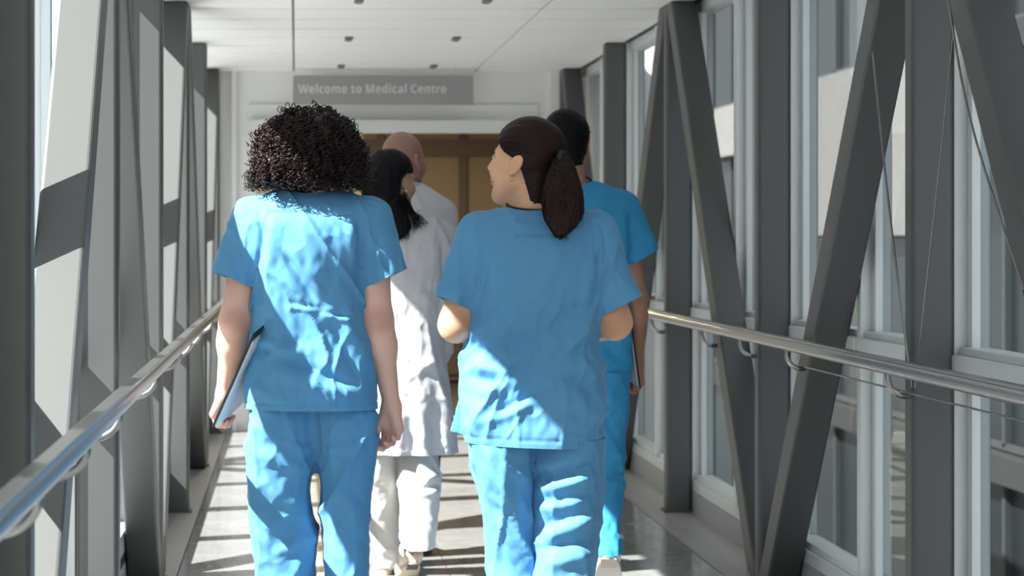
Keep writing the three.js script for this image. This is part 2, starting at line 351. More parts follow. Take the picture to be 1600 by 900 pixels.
function rows(table) {                                            // stacked sections: [y, centre x, half width, centre z, half depth, roundness]
  const T = [...table].sort((a, b) => a[0] - b[0]), n = T.length, s = [0, 0, 0, 0, 0, 0];
  return (x, y, z) => {
    const yy = clamp(y, T[0][0], T[n - 1][0]); let i = 0; while (i < n - 2 && yy > T[i + 1][0]) i++;
    const A = T[Math.max(0, i - 1)], B = T[i], C = T[i + 1], D = T[Math.min(n - 1, i + 2)], t = (yy - B[0]) / (C[0] - B[0]);
    for (let k = 1; k < 5; k++) {
      const m0 = (C[k] - A[k]) / (C[0] - A[0]) * (C[0] - B[0]), m1 = (D[k] - B[k]) / (D[0] - B[0]) * (C[0] - B[0]), t2 = t * t, t3 = t2 * t;
      s[k] = (2 * t3 - 3 * t2 + 1) * B[k] + (t3 - 2 * t2 + t) * m0 + (-2 * t3 + 3 * t2) * C[k] + (t3 - t2) * m1;
    }
    const p = B[5] ?? 2.3, a = Math.max(s[2], 0.004), b = Math.max(s[4], 0.004), ux = Math.abs(x - s[1]) / a, uz = Math.abs(z - s[3]) / b;
    const q = Math.pow(Math.pow(ux, p) + Math.pow(uz, p), 1 / p);
    const d = q < 1e-6 ? -Math.min(a, b) : (q - 1) * Math.hypot(x - s[1], z - s[3]) / q;
    return Math.max(d, y - T[n - 1][0], T[0][0] - y);
  };
}
const all = (list, k = 0.02) => (x, y, z) => { let d = 1e9; for (const f of list) d = smin(d, f(x, y, z), k); return d; };
function net(field, lo, hi, cell) {
  const n = [0, 1, 2].map((i) => Math.ceil((hi[i] - lo[i]) / cell / 6) * 6 + 1), [nx, ny, nz] = n, val = new Float32Array(nx * ny * nz), B = 6, rad = cell * B * 0.87 * 1.9;
  for (let k0 = 0; k0 < nz; k0 += B) for (let j0 = 0; j0 < ny; j0 += B) for (let i0 = 0; i0 < nx; i0 += B) {
    const c = field(lo[0] + (i0 + B / 2) * cell, lo[1] + (j0 + B / 2) * cell, lo[2] + (k0 + B / 2) * cell), far = Math.abs(c) > rad;
    for (let k = k0; k < Math.min(k0 + B, nz); k++) for (let j = j0; j < Math.min(j0 + B, ny); j++) for (let i = i0; i < Math.min(i0 + B, nx); i++)
      val[i + nx * (j + ny * k)] = far ? c : field(lo[0] + i * cell, lo[1] + j * cell, lo[2] + k * cell);
  }
  const id = new Int32Array(nx * ny * nz).fill(-1), pos = [], idx = [], off = [0, 1, nx, nx + 1, nx * ny, nx * ny + 1, nx * ny + nx, nx * ny + nx + 1];
  const E = [[0, 1], [2, 3], [4, 5], [6, 7], [0, 2], [1, 3], [4, 6], [5, 7], [0, 4], [1, 5], [2, 6], [3, 7]];
  for (let k = 0; k < nz - 1; k++) for (let j = 0; j < ny - 1; j++) for (let i = 0; i < nx - 1; i++) {
    const o = i + nx * (j + ny * k); let m = 0; for (let c = 0; c < 8; c++) if (val[o + off[c]] < 0) m |= 1 << c;
    if (m === 0 || m === 255) continue;
    let x = 0, y = 0, z = 0, q = 0;
    for (const [a, b] of E) {
      const va = val[o + off[a]], vb = val[o + off[b]]; if ((va < 0) === (vb < 0)) continue;
      const t = va / (va - vb); q++;
      x += lerp(a & 1, b & 1, t); y += lerp((a >> 1) & 1, (b >> 1) & 1, t); z += lerp(a >> 2, b >> 2, t);
    }
    id[o] = pos.length / 3; pos.push(lo[0] + (i + x / q) * cell, lo[1] + (j + y / q) * cell, lo[2] + (k + z / q) * cell);
  }
  const S = [1, nx, nx * ny];
  for (let k = 1; k < nz - 1; k++) for (let j = 1; j < ny - 1; j++) for (let i = 1; i < nx - 1; i++) {
    const o = i + nx * (j + ny * k), a = val[o] < 0;
    for (let d = 0; d < 3; d++) {
      if ((val[o + S[d]] < 0) === a) continue;
      const u = S[(d + 1) % 3], v = S[(d + 2) % 3], q = [id[o], id[o - u], id[o - u - v], id[o - v]];
      if (q.some((t) => t < 0)) continue;
      if (a) idx.push(q[0], q[1], q[2], q[0], q[2], q[3]); else idx.push(q[0], q[2], q[1], q[0], q[3], q[2]);
    }
  }
  const g = new THREE.BufferGeometry();
  g.setAttribute('position', new THREE.Float32BufferAttribute(pos, 3)); g.setIndex(idx); g.computeVertexNormals();
  return g;
}
// push every vertex along its normal
function warp(g, fn) {
  const p = g.attributes.position, n = g.attributes.normal;
  for (let i = 0; i < p.count; i++) {
    const x = p.getX(i), y = p.getY(i), z = p.getZ(i), a = n.getX(i), b = n.getY(i), c = n.getZ(i), d = fn(x, y, z, a, b, c);
    p.setXYZ(i, x + a * d, y + b * d, z + c * d);
  }
  g.computeVertexNormals(); return g;
}
// keep where cut(p) <= 0, give the open cloth a thickness
function cloth(g, cut, thick = 0.0035, many = false) {
  const p = g.attributes.position, ix = g.index.array, val = new Float32Array(p.count), pos = [], map = new Int32Array(p.count).fill(-1), em = new Map(), out = [];
  for (let i = 0; i < p.count; i++) val[i] = cut(p.getX(i), p.getY(i), p.getZ(i));
  const vert = (i) => { if (map[i] < 0) { map[i] = pos.length / 3; pos.push(p.getX(i), p.getY(i), p.getZ(i)); } return map[i]; };
  const mid = (a, b) => {
    const key = a < b ? a * p.count + b : b * p.count + a; if (em.has(key)) return em.get(key);
    const t = val[a] / (val[a] - val[b]), k = pos.length / 3; pos.push(lerp(p.getX(a), p.getX(b), t), lerp(p.getY(a), p.getY(b), t), lerp(p.getZ(a), p.getZ(b), t)); em.set(key, k); return k;
  };
  for (let t = 0; t < ix.length; t += 3) {
    const poly = [];
    for (let k = 0; k < 3; k++) {
      const a = ix[t + k], b = ix[t + (k + 1) % 3];
      if (val[a] <= 0) poly.push(vert(a));
      if ((val[a] <= 0) !== (val[b] <= 0)) poly.push(mid(a, b));
    }
    for (let k = 2; k < poly.length; k++) out.push(poly[0], poly[k - 1], poly[k]);
  }
  // only the largest connected piece of cloth stays
  const up = new Int32Array(pos.length / 3).map((_, i) => i), root = (i) => { while (up[i] !== i) { up[i] = up[up[i]]; i = up[i]; } return i; }, size = new Map();
  for (let t = 0; t < out.length; t += 3) { const a = root(out[t]); up[root(out[t + 1])] = a; up[root(out[t + 2])] = a; }
  for (let t = 0; t < out.length; t += 3) { const a = root(out[t]); size.set(a, (size.get(a) ?? 0) + 1); }
  const most = Math.max(...size.values()); let big = -1; for (const [a, c] of size) if (c === most) big = a;
  if (!many) { let q = 0; for (let t = 0; t < out.length; t += 3) if (root(out[t]) === big) { out[q++] = out[t]; out[q++] = out[t + 1]; out[q++] = out[t + 2]; } out.length = q; }
  const r = new THREE.BufferGeometry();
  r.setAttribute('position', new THREE.Float32BufferAttribute(pos, 3)); r.setIndex(out); r.computeVertexNormals();
  const N = pos.length / 3, n = r.attributes.normal, full = pos.slice(), index = out.slice(), edge = new Map();
  for (let i = 0; i < N; i++) full.push(pos[i * 3] - n.getX(i) * thick, pos[i * 3 + 1] - n.getY(i) * thick, pos[i * 3 + 2] - n.getZ(i) * thick);
  for (let t = 0; t < out.length; t += 3) {
    index.push(out[t] + N, out[t + 2] + N, out[t + 1] + N);
    for (let k = 0; k < 3; k++) { const a = out[t + k], b = out[t + (k + 1) % 3], rev = b * N + a; if (edge.has(rev)) edge.delete(rev); else edge.set(a * N + b, [a, b]); }
  }
  const rim = new Map();                                          // the rim has vertices of its own, so the hem edge stays crisp
  const rv = (i) => { if (!rim.has(i)) { rim.set(i, full.length / 3); for (let k = 0; k < 3; k++) full.push(full[i * 3 + k]); } return rim.get(i); };
  for (const [a, b] of edge.values()) { const A = rv(a), B2 = rv(b), C = rv(a + N), D = rv(b + N); index.push(A, C, B2, B2, C, D); }
  const res = new THREE.BufferGeometry();
  res.setAttribute('position', new THREE.Float32BufferAttribute(full, 3)); res.setIndex(index); res.computeVertexNormals();
  return res;
}
function tint(g, fn) {                                            // vertex colours: skin tones, lips, brows
  const p = g.attributes.position, c = new Float32Array(p.count * 3);
  for (let i = 0; i < p.count; i++) { const k = fn(p.getX(i), p.getY(i), p.getZ(i)); c[i * 3] = k[0]; c[i * 3 + 1] = k[1]; c[i * 3 + 2] = k[2]; }
  g.setAttribute('color', new THREE.BufferAttribute(c, 3)); return g;
}
// many fine tubes in one geometry; each strand = { p: [Vector3...], r0, r1 }
function strands(list, sides = 4) {
  const pos = [], idx = [], t = V(), u = V(), w = V(), up = V(0.31, 0.2, 0.93);
  for (const { p, r0, r1 } of list) {
    const base = pos.length / 3, n = p.length;
    for (let i = 0; i < n; i++) {
      t.subVectors(p[Math.min(n - 1, i + 1)], p[Math.max(0, i - 1)]).normalize();
      u.crossVectors(t, up).normalize(); w.crossVectors(t, u);
      const r = lerp(r0, r1, i / (n - 1));
      for (let k = 0; k < sides; k++) { const a = k / sides * 6.2832, c = Math.cos(a) * r, s = Math.sin(a) * r; pos.push(p[i].x + u.x * c + w.x * s, p[i].y + u.y * c + w.y * s, p[i].z + u.z * c + w.z * s); }
      if (i) for (let k = 0; k < sides; k++) { const a = base + (i - 1) * sides + k, b = base + (i - 1) * sides + (k + 1) % sides; idx.push(a, a + sides, b, b, a + sides, b + sides); }
    }
  }
  const g = new THREE.BufferGeometry();
  g.setAttribute('position', new THREE.Float32BufferAttribute(pos, 3)); g.setIndex(idx); g.computeVertexNormals(); return g;
}
const pn = (g) => { for (const k of Object.keys(g.attributes)) if (k !== 'position' && k !== 'normal') g.deleteAttribute(k); return g; };
const weld = (list) => mergeGeometries(list.map((g) => { for (const k of Object.keys(g.attributes)) if (!['position', 'normal', 'color'].includes(k)) g.deleteAttribute(k); return g; }));

// a head in its own frame: y up, +z where the face looks, about 0.23 m high
const SKULL = all([ell([0, 0.032, -0.012], [0.074, 0.088, 0.094]), ell([0, -0.03, 0.03], [0.06, 0.085, 0.064])], 0.03);
function headField(neckTo, neckR = 0.052) {
  const jaw = all([cone([-0.05, -0.05, 0.0], [-0.012, -0.104, 0.068], 0.02, 0.016), cone([0.05, -0.05, 0.0], [0.012, -0.104, 0.068], 0.02, 0.016), ell([0, -0.1, 0.07], [0.02, 0.018, 0.018])], 0.02);
  const cheek = all([ell([-0.037, -0.03, 0.064], [0.025, 0.026, 0.024]), ell([0.037, -0.03, 0.064], [0.025, 0.026, 0.024])], 0.01);
  const nose = all([cone([0, 0.016, 0.088], [0, -0.026, 0.11], 0.007, 0.0095), ell([-0.011, -0.031, 0.098], [0.008, 0.007, 0.01]), ell([0.011, -0.031, 0.098], [0.008, 0.007, 0.01])], 0.012);
  const brow = all([cone([-0.045, 0.022, 0.068], [-0.012, 0.022, 0.086], 0.008, 0.008), cone([0.045, 0.022, 0.068], [0.012, 0.022, 0.086], 0.008, 0.008)], 0.02);
  const lipU = ell([0, -0.0585, 0.0935], [0.023, 0.0058, 0.0085]), lipL = ell([0, -0.069, 0.091], [0.02, 0.0068, 0.009]);
  const sock = (s) => ell([s * 0.031, 0.006, 0.098], [0.017, 0.011, 0.016]), eye = (s) => ell([s * 0.031, 0.006, 0.0775], [0.0125, 0.0115, 0.0125]);
  const sL = sock(-1), sR = sock(1), eL = eye(-1), eR = eye(1);
  const ear = (s) => {
    const shell = ell([s * 0.079, -0.004, -0.012], [0.0085, 0.031, 0.019]), dent = ell([s * 0.087, -0.001, -0.010], [0.007, 0.02, 0.011]), lobe = ell([s * 0.075, -0.03, -0.004], [0.006, 0.01, 0.009]), root = ell([s * 0.071, -0.005, -0.006], [0.009, 0.022, 0.012]);
    return (x, y, z) => { const lean = (y + 0.004) * 0.28, zz = z + lean; return smin(smin(smax(shell(x, y, zz), -dent(x, y, zz), 0.004), lobe(x, y, zz), 0.006), root(x, y, zz), 0.006); };
  };
  const aL = ear(-1), aR = ear(1), neck = cone([0, -0.055, -0.03], neckTo, neckR, neckR * 1.12), throat = cone([0, -0.085, 0.03], [neckTo[0], neckTo[1] - 0.02, neckTo[2] + 0.03], 0.03, 0.04);
  return (x, y, z) => {
    let d = smin(SKULL(x, y, z), jaw(x, y, z), 0.03);
    d = smin(d, smin(neck(x, y, z), throat(x, y, z), 0.03), 0.024);
    if (z > 0.02) {
      d = smin(d, cheek(x, y, z), 0.02); d = smin(d, brow(x, y, z), 0.014); d = smax(d, -sL(x, y, z), 0.012); d = smax(d, -sR(x, y, z), 0.012);
      d = smin(d, nose(x, y, z), 0.012); d = smin(d, Math.min(eL(x, y, z), eR(x, y, z)), 0.002);
      d = smin(d, lipU(x, y, z), 0.004); d = smin(d, lipL(x, y, z), 0.004);
    }
    return smin(d, Math.min(aL(x, y, z), aR(x, y, z)), 0.006);
  };
}

function headMesh(skin, o = {}) {                                 // o: neckTo, neckR, brow colour, at, yaw, pitch, roll, scale
  const nt = o.neckTo ?? [0, -0.2, -0.045], g = net(headField(nt, o.neckR), [-0.105, nt[1] - 0.06, -0.125], [0.105, 0.14, 0.14], o.cell ?? 0.0034);
  const lip = [skin[0] * 0.9, skin[1] * 0.66, skin[2] * 0.66], brow = [0.02, 0.014, 0.012];
  tint(g, (x, y, z) => {
    if (z > 0.06 && Math.abs(Math.abs(x) - 0.03) < 0.021 && Math.abs(y - 0.024 + Math.abs(Math.abs(x) - 0.026) * 0.2) < 0.0042) return brow;
    if (Math.hypot((Math.abs(x) - 0.031) / 0.0115, (y - 0.006) / 0.0068) < 1 && z > 0.078) return Math.hypot(Math.abs(x) - 0.031, y - 0.006) < 0.0055 ? [0.02, 0.012, 0.01] : [0.75, 0.73, 0.7];
    if (z > 0.06 && Math.hypot((Math.abs(x) - 0.031) / 0.0145, (y - 0.009) / 0.009) < 1) return [skin[0] * 0.5, skin[1] * 0.42, skin[2] * 0.42];
    if (z > 0.086 && Math.abs(x) < 0.024 && y < -0.051 && y > -0.077) return lip;
    const k = 1 + 0.05 * noise(x * 40, y * 40, z * 40), rosy = smooth(0.03, 0.0, Math.hypot(Math.abs(x) - 0.042, y + 0.028)) * (z > 0.03 ? 1 : 0) + smooth(0.03, 0, Math.hypot(Math.abs(x) - 0.08, y + 0.005, z + 0.01)) * 0.7;
    return [skin[0] * k, skin[1] * k * (1 - 0.13 * rosy), skin[2] * k * (1 - 0.13 * rosy)];
  });
  return place(g, o);
}
function frame(o) { return new THREE.Matrix4().compose(V(...o.at), new THREE.Quaternion().setFromEuler(new THREE.Euler(o.pitch ?? 0, o.yaw ?? Math.PI, o.roll ?? 0, 'YXZ')), V(1, 1, 1).multiplyScalar(o.scale ?? 1)); }
function place(g, o) { g.applyMatrix4(frame(o)); return g; }

// a hand: wrist W, d towards the fingers, n out of the back of the hand, t towards the thumb; curl per finger
function handCones(W, d, n, t, o = {}) {
  const D = V(...d).normalize(), T = V(...t).addScaledVector(D, -V(...t).dot(D)).normalize(), N = V().crossVectors(D, T); if (N.dot(V(...n)) < 0) N.negate();
  const s = o.size ?? 1, at = (a, b, c) => V(...W).addScaledVector(D, a * s).addScaledVector(T, b * s).addScaledVector(N, c * s), arr = (v) => v.toArray(), palm = [], fingers = [];
  const base = [[0.084, 0.027], [0.087, 0.009], [0.083, -0.010], [0.074, -0.027]], len = [0.072, 0.079, 0.073, 0.058], curl = o.curl ?? [0.35, 0.45, 0.55, 0.6];
  base.forEach(([a, b], i) => {
    palm.push(cone(arr(at(0.004, b * 0.5, 0)), arr(at(a - 0.006, b, 0)), 0.0155 * s, 0.0118 * s));
    let P = at(a - 0.004, b, 0), ang = curl[i] * 0.7; const chain = [], spread = (o.spread ?? 0.06) * (1.5 - i);
    [0.46, 0.3, 0.24].forEach((q, k) => {
      const dir = D.clone().multiplyScalar(Math.cos(ang)).addScaledVector(N, -Math.sin(ang)).addScaledVector(T, spread).normalize(), Q = P.clone().addScaledVector(dir, len[i] * q * s);
      chain.push(cone(arr(P), arr(Q), (0.0094 - k * 0.0012) * s * (i === 3 ? 0.86 : 1), (0.0086 - k * 0.0012) * s * (i === 3 ? 0.86 : 1))); P = Q; ang += curl[i] * (k ? 0.9 : 1.2);
    });
    fingers.push(all(chain, 0.006));
  });
  palm.push(cone(arr(at(0.01, 0.014, -0.008)), arr(at(0.06, 0.018, -0.006)), 0.014 * s, 0.012 * s), cone(arr(at(0.01, -0.014, -0.008)), arr(at(0.06, -0.018, -0.005)), 0.014 * s, 0.011 * s));
  const ta = o.thumb ?? 0.6, th0 = at(0.022, 0.02, -0.008), th1 = at(0.05, 0.02 + 0.03 * ta, -0.016 - 0.012 * (o.oppose ?? 0.6)), th2 = at(0.08, 0.022 + 0.036 * ta, -0.022 - 0.024 * (o.oppose ?? 0.6)), th3 = at(0.104, 0.02 + 0.03 * ta, -0.026 - 0.03 * (o.oppose ?? 0.6));
  const thumb = all([cone(arr(th0), arr(th1), 0.0155 * s, 0.0115 * s), cone(arr(th1), arr(th2), 0.0112 * s, 0.0098 * s), cone(arr(th2), arr(th3), 0.0098 * s, 0.0075 * s)], 0.008);
  const P = all(palm, 0.012);
  return (x, y, z) => { let q = P(x, y, z); q = smin(q, thumb(x, y, z), 0.01); let f = 1e9; for (const k of fingers) f = Math.min(f, k(x, y, z)); return smin(q, f, 0.007); };
}
// an arm from the shoulder to the wrist with a hand on it, one surface
function armMesh(skin, S, E, W, r, hand, cell = 0.0034) {
  const mid = (a, b, t) => a.map((v, i) => lerp(v, b[i], t)), parts = [cone(S, E, r[0], r[1]), cone(E, mid(E, W, 0.3), r[1] * 0.96, r[2]), cone(mid(E, W, 0.28), W, r[2], r[3])], arm = all(parts, 0.03);
  const f = (x, y, z) => smin(arm(x, y, z), hand(x, y, z), 0.018), lo = [0, 1, 2].map((i) => Math.min(S[i], E[i], W[i]) - 0.075), hi = [0, 1, 2].map((i) => Math.max(S[i], E[i], W[i]) + 0.075);
  for (let i = 0; i < 3; i++) { lo[i] = Math.min(lo[i], W[i] - 0.2); hi[i] = Math.max(hi[i], W[i] + 0.2); }
  const g = net(f, lo, hi, cell);
  return tint(g, (x, y, z) => {
    const k = 1 + 0.06 * noise(x * 22, y * 22, z * 22), e = smooth(0.05, 0.015, Math.hypot(x - E[0], y - E[1], z - E[2] - r[1])), h = smooth(0.02, 0.1, Math.hypot(x - W[0], y - W[1], z - W[2])) * (Math.hypot(x - E[0], y - E[1], z - E[2]) > Math.hypot(W[0] - E[0], W[1] - E[1], W[2] - E[2]) ? 1 : 0);
    return [skin[0] * k * (1 - 0.2 * e), skin[1] * k * (1 - 0.3 * e - 0.12 * h), skin[2] * k * (1 - 0.3 * e - 0.1 * h)];
  });
}
// wrinkles: sharp creases and soft folds of hanging cloth
function crease(x, y, z, f = 9, tilt = 0.6) {
  const a = x + tilt * y, b = y - tilt * x, n1 = noise(a * f, b * f * 0.35 + 7, z * f * 0.6), n2 = noise(x * f * 2.1 + 30, y * f * 0.8, z * f * 1.4);
  const r1 = 1 - Math.min(1, Math.abs(n1) * 2.6), r2 = 1 - Math.min(1, Math.abs(n2) * 2.8);
  const n3 = noise(a * f * 2.6 + 11, b * f * 1.1, z * f * 2), r3 = 1 - Math.min(1, Math.abs(n3) * 2.4);
  return 0.007 * n1 + 0.0075 * r1 * r1 * r1 + 0.004 * r2 * r2 * r2 + 0.0022 * r3 * r3 + 0.0012 * noise(x * 70, y * 40, z * 70);
}
// folds drawn as ridges (positive) or valleys between two points of the back
function foldSet(list) {
  return (x, y) => {
    let s = 0;
    for (const [x0, y0, x1, y1, w, amp] of list) {
      const dx = x1 - x0, dy = y1 - y0, q = dx * dx + dy * dy, t0 = ((x - x0) * dx + (y - y0) * dy) / q; if (t0 < -0.15 || t0 > 1.15) continue;
      const t = clamp(t0, 0, 1), d = Math.hypot(x - x0 - t * dx, y - y0 - t * dy) / w; if (d > 2.6) continue;
      s += amp * Math.exp(-d * d) * smooth(-0.15, 0.25, t0) * smooth(1.15, 0.75, t0);
    }
    return s;
  };
}
// a shoe in its own frame: heel at the origin, toe towards +z, sole on y = 0
function shoe(name, parent, at, yaw, pitch, upperMat, soleMat, o = {}) {
  const L = o.length ?? 0.25, w = o.width ?? 0.041;
  const foot = all([cone([0, 0.045, 0.032], [0, 0.036, L * 0.62], 0.036, 0.034), cone([0, 0.036, L * 0.6], [0, 0.03, L - 0.035], 0.038, 0.027), cone([0, 0.05, 0.036], [0, 0.085, 0.045], 0.033, 0.036)], 0.03);
  const up = net((x, y, z) => Math.max(foot(x * 0.92, y, z), 0.016 - y, y - 0.098), [-0.07, -0.006, -0.03], [0.07, 0.12, L + 0.03], 0.0045);
  const s = new THREE.Shape(), pt = []; for (let i = 0; i < 28; i++) { const a = i / 28 * 6.2832, c = Math.cos(a), q = Math.sin(a), wd = w * (q < 0 ? 0.84 : 1.02); pt.push(new THREE.Vector2(Math.sign(c) * Math.pow(Math.abs(c), 0.9) * wd, L / 2 + Math.sign(q) * Math.pow(Math.abs(q), 0.95) * L / 2)); }
  s.setFromPoints(pt);
  const sole = new THREE.ExtrudeGeometry(s, { depth: 0.02, bevelEnabled: true, bevelThickness: 0.003, bevelSize: 0.003, bevelSegments: 2 }); sole.rotateX(Math.PI / 2); sole.translate(0, 0.023, 0);
  const m = part(name, up, upperMat, parent); m.position.set(...at); m.rotation.set(pitch, yaw, 0, 'YXZ');
  part('sole', sole, soleMat, m);
  const tread = []; for (let i = 0; i < 9; i++) tread.push(slab(-w * 0.7, w * 0.7, -0.0025, 0.001, 0.02 + i * (L - 0.06) / 8, 0.02 + i * (L - 0.06) / 8 + 0.009));
  if (o.tread) part('tread', join(tread), o.tread, m);
  if (o.heel) part('heel_pad', slab(-w * 0.5, w * 0.5, -0.003, 0.001, 0.008, 0.05), o.heel, m);
  return m;
}
// ---------------------------------------------------------------- the five people
const SK = {
  warm: [0.82, 0.5, 0.385], honey: [0.74, 0.43, 0.265], brown: [0.37, 0.19, 0.13], rosy: [0.58, 0.33, 0.245], deep: [0.36, 0.19, 0.145],
};
const skinMat = mat(lin(1, 1, 1), 0.52, 0, { vertexColors: true, physical: true, sheen: 0.15, sheenColor: lin(1, 0.8, 0.7), sheenRoughness: 0.5 });
const scrub = mat(lin(0.10, 0.315, 0.56), 0.82, 0, { physical: true, sheen: 0.7, sheenColor: lin(1, 0.97, 0.95), sheenRoughness: 0.45 });
const scrubDeep = mat(lin(0.03, 0.27, 0.54), 0.82, 0, { physical: true, sheen: 0.2, sheenColor: lin(0.5, 0.8, 1), sheenRoughness: 0.6 });
const coatMat = mat(lin(0.56, 0.56, 0.59), 0.85), whiteCloth = mat(lin(0.55, 0.54, 0.53), 0.85);
const hairMat = (c, r, q) => mat(c, r, 0, { physical: true, specularIntensity: q }), hairCurl = hairMat(lin(0.016, 0.0062, 0.005), 0.34, 0.8), hairBrown = hairMat(lin(0.016, 0.007, 0.006), 0.42, 0.32), hairBlack = hairMat(lin(0.005, 0.005, 0.0065), 0.45, 0.25);
const black = mat(lin(0.012, 0.012, 0.013), 0.5), pearl = mat(lin(0.85, 0.83, 0.8), 0.25), gold = mat(lin(0.8, 0.6, 0.3), 0.3, 0.9);
const shoeWhite = mat(lin(0.78, 0.78, 0.76), 0.7), soleWhite = mat(lin(0.68, 0.64, 0.61), 0.8), shoeBeige = mat(lin(0.66, 0.58, 0.47), 0.75), soleBeige = mat(lin(0.6, 0.48, 0.36), 0.8), soleGrey = mat(lin(0.1, 0.085, 0.085), 0.8);
const paperMat = mat(lin(0.75, 0.76, 0.78), 0.7);

const K = (cx, s) => ({ s, cx, x: (p, z = 0) => (p - VX) * (F / s - z) / F - (cx - VX) / s, y: (p, z = 0) => EYE - (p - VY) * (F / s - z) / F });
const rowsPx = (k, list) => rows(list.map(([p, l, r, zc, b, e]) => [k.y(p, zc), k.x((l + r) / 2, zc), (r - l) / 2 / k.s, zc, b, e]));
const rowsIn = (k, list, d) => rows(list.map(([p, l, r, zc, b, e]) => [k.y(p, zc), k.x((l + r) / 2, zc), Math.max(0.02, (r - l) / 2 / k.s - d), zc, Math.max(0.02, b - d), e]));
const foldPx = (k, list) => foldSet(list.map(([a, b, c, d, w, m]) => [k.x(a), k.y(b), k.x(c), k.y(d), w / k.s, m / 1000]));
const person = (k) => { const g = group('person', [(k.cx - VX) / k.s, 0, -F / k.s]); return g; };
function sleeve(S, C, r0, r1, over = 0.05) {                      // tapered sleeve from the shoulder to the cuff centre, running on past the cuff
  const d = V(...C).sub(V(...S)).normalize(), Q = V(...C).addScaledVector(d, over);
  return cone(S, Q.toArray(), r0, r1);
}
const cuffCut = (C, n, R = 0.19, body, sl) => { const N = V(...n).normalize(); return (x, y, z) => Math.min((x - C[0]) * N.x + (y - C[1]) * N.y + (z - C[2]) * N.z, R - Math.hypot(x - C[0], y - C[1], z - C[2]), body ? Math.max(body(x, y, z) - sl(x, y, z) - 0.004, body(x, y, z) - 0.03) : 1); };
const neckCut = (c, r) => (x, y, z) => 1 - Math.hypot((x - c[0]) / r[0], (y - c[1]) / r[1], (z - c[2]) / r[2]);
// stitched line: a fine groove where |value| is small
const stitch = (v, w = 0.0035, depth = 0.002) => -depth * Math.exp(-(v * v) / (w * w));
function ring(c, rx, rz, ry, r, tilt = 0) {
  const p = []; for (let i = 0; i < 26; i++) { const a = i / 26 * 6.2832; p.push(V(c[0] + Math.cos(a) * rx, c[1] + ry * Math.sin(a) * -1 + tilt * Math.cos(a), c[2] + Math.sin(a) * rz)); }
  return tube(p, r, 70, 6, true);
}

// a scrub top from its field: wrinkles, seams, hem
function scrubTop(name, parent, material, field, lo, hi, cut, fold, o) {
  const g = net(field, lo, hi, o.cell ?? 0.0047);
  warp(g, (x, y, z, a, b, c) => {
    const back = smooth(0.1, 0.5, c), body = smooth(o.hemY - 0.02, o.hemY + 0.06, y);
    let d = crease(x + (o.seed ?? 0), y, z, o.freq ?? 8, o.tilt ?? 0.6) * (0.5 + 0.5 * smooth(o.topY, o.topY - 0.3, y)) * body * (o.amp ?? 1) * 1.5;
    d += back * 1.45 * fold(x, y);
    for (const s of o.seams ?? []) d += s(x, y, z, c);
    return d;
  });
  return part(name, cloth(g, cut, 0.003), material, parent);
}

